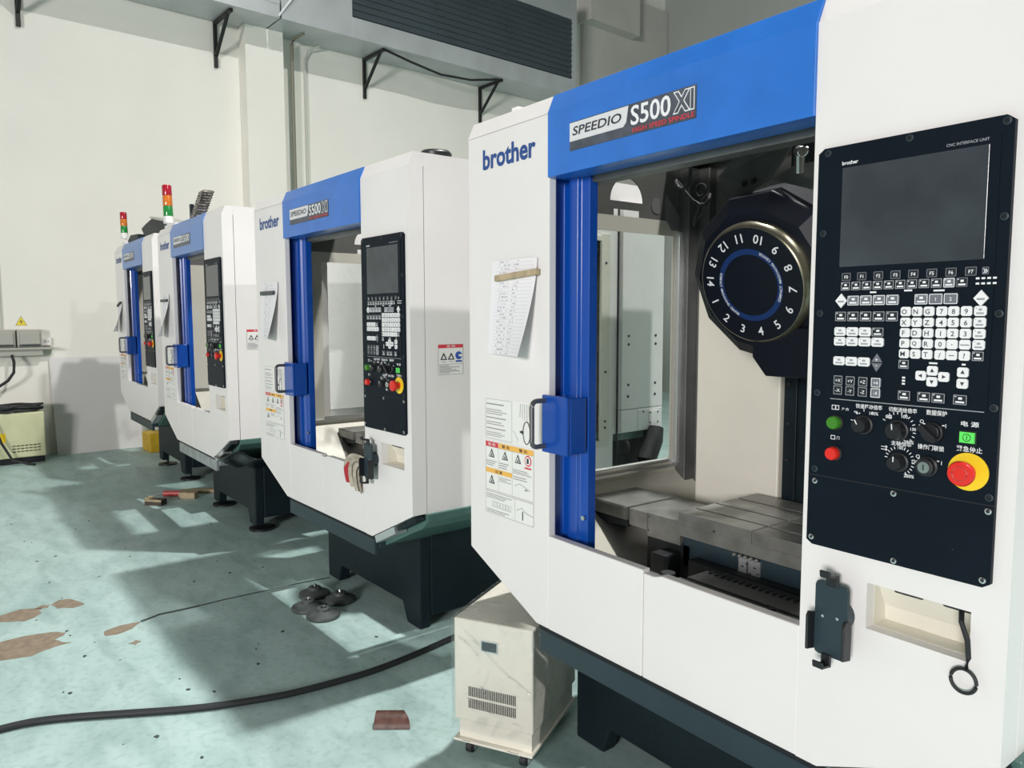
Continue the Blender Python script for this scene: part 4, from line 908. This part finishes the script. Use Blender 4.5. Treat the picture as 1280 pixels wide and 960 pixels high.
# brown curved shard
o = empty('curved_shard', (-.222, -.185, 0), .93); tag(o, 'brown curved pipe shard lying on the floor in front of the cooling unit', 'shard')
def sh(u, v, r_):
    a = math.radians(8+150*v); L = .125-.035*v+(.005*math.sin(7*v) if u > .9 else 0)
    return (-.06+L*u, -r_*math.cos(a), r_*math.sin(a)-.005)
b = MB(); NU, NV = 10, 12
vs = [sh(i/NU, j/NV, .046) for j in range(NV+1) for i in range(NU+1)]+[sh(i/NU, j/NV, .038) for j in range(NV+1) for i in range(NU+1)]
q = (NU+1)*(NV+1); fs = []; 
for j in range(NV):
    for i in range(NU): a = j*(NU+1)+i; fs += [(a, a+1, a+NU+2, a+NU+1), (q+a, q+a+NU+1, q+a+NU+2, q+a+1)]
for i in range(NU): fs += [(i, q+i, q+i+1, i+1)]; a = NV*(NU+1)+i; fs += [(a, a+1, q+a+1, q+a)]
n0 = len(fs)
for j in range(NV): a = j*(NU+1); fs += [(a, a+NU+1, q+a+NU+1, q+a)]; a += NU; fs += [(a, q+a, q+a+NU+1, a+NU+1)]
b.add(vs, fs)
for i in range(n0, len(fs)): b.m[i] = 1
b.build('shard', ['tile', 'tile_pale'], o, smooth=True)
# tools and offcuts by the third machine
def brick(name, loc, rz, mb, mats, label, cat, bev=.003):
    mt = Matrix.Translation(V(loc)) @ Matrix.Rotation(rz, 4, 'Z'); mb.warp(lambda v: mt @ V(v)); tag(mb.build(name, mats, None, bev), label, cat)
brick('wood_block', (-4.10, -.14, 0), .75, MB().box(-.07, .07, -.035, .035, 0, .045, 0).box(-.07, .07, -.036, -.034, .03, .045, 1).box(-.07, -.03, -.03, .03, .045, .06, 1), ['brown', 'wood'], 'small dark brown block alone on the floor beside the shadow', 'block')
brick('wood_block', (-4.18, .115, 0), .9, MB().prism([(-.06, -.04), (.07, -.045), (.08, .0), (.05, .04), (-.05, .035), (-.075, .0)], 'z', 0, .05), 'wood', 'pale wood block with cut corners touching the red-handled tool', 'block')
brick('wood_strip', (-4.30, .25, 0), 1.15, MB().box(-.16, .16, -.035, .035, 0, .03), 'wood', 'longer wooden strip behind the red-handled tool', 'wood strip')
brick('hand_tool', (-4.285, .055, 0), 1.0, MB().cyl((-.10, 0, .025), (1, 0, 0), .024, .15, 12, 0, .020).cyl((-.16, 0, .022), (1, 0, 0), .008, .06, 8, 1).cyl((.05, 0, .022), (1, 0, 0), .007, .06, 8, 1), ['wood_red', 'steel'], 'red handled tool lying on the floor near the pale wood block', 'tool', 0)

# ------------------------------------------------------------------ light: two high-bay lamps over the row, daylight from the front window
def area(name, loc, target, size, power, col, shape='DISK', sy=None, spread=None):
    l = bpy.data.lights.new(name, 'AREA'); l.shape = shape; l.size = size; l.energy = power; l.color = col
    if sy: l.size_y = sy
    if spread: l.spread = math.radians(spread)
    o = bpy.data.objects.new(name, l); COL.objects.link(o); o.location = loc
    o.rotation_euler = (V(target)-V(loc)).to_track_quat('-Z', 'Y').to_euler(); return o
for px_, py_, pw in ((-.4, 2.2, 520), (4.9, 2.0, 390), (10.0, 2.2, 110)):
    area('high_bay_lamp', (px_, py_, 8.4), (px_, py_, 0), .30, pw, (1, .98, .95), spread=150)
for (wx0, wx1, wz0, wz1), pw in zip(WINS, (2420,)):
    wc = rw(((wx0+wx1)/2, -15.3, (wz0+wz1)/2)); area('window_daylight', wc, (.3, 0, 1.2), wx1-wx0, pw, (1.0, .955, .94), 'RECTANGLE', wz1-wz0)
w = bpy.data.worlds.new('sky'); scene.world = w; w.use_nodes = True
w.node_tree.nodes['Background'].inputs[0].default_value = (.75, .85, 1, 1); w.node_tree.nodes['Background'].inputs[1].default_value = .3

vs_ = scene.view_settings
scene.display_settings.display_device = 'sRGB'
vs_.view_transform = 'Standard'; vs_.look = 'None'; vs_.gamma = 1; vs_.exposure = 0; vs_.use_curve_mapping = False
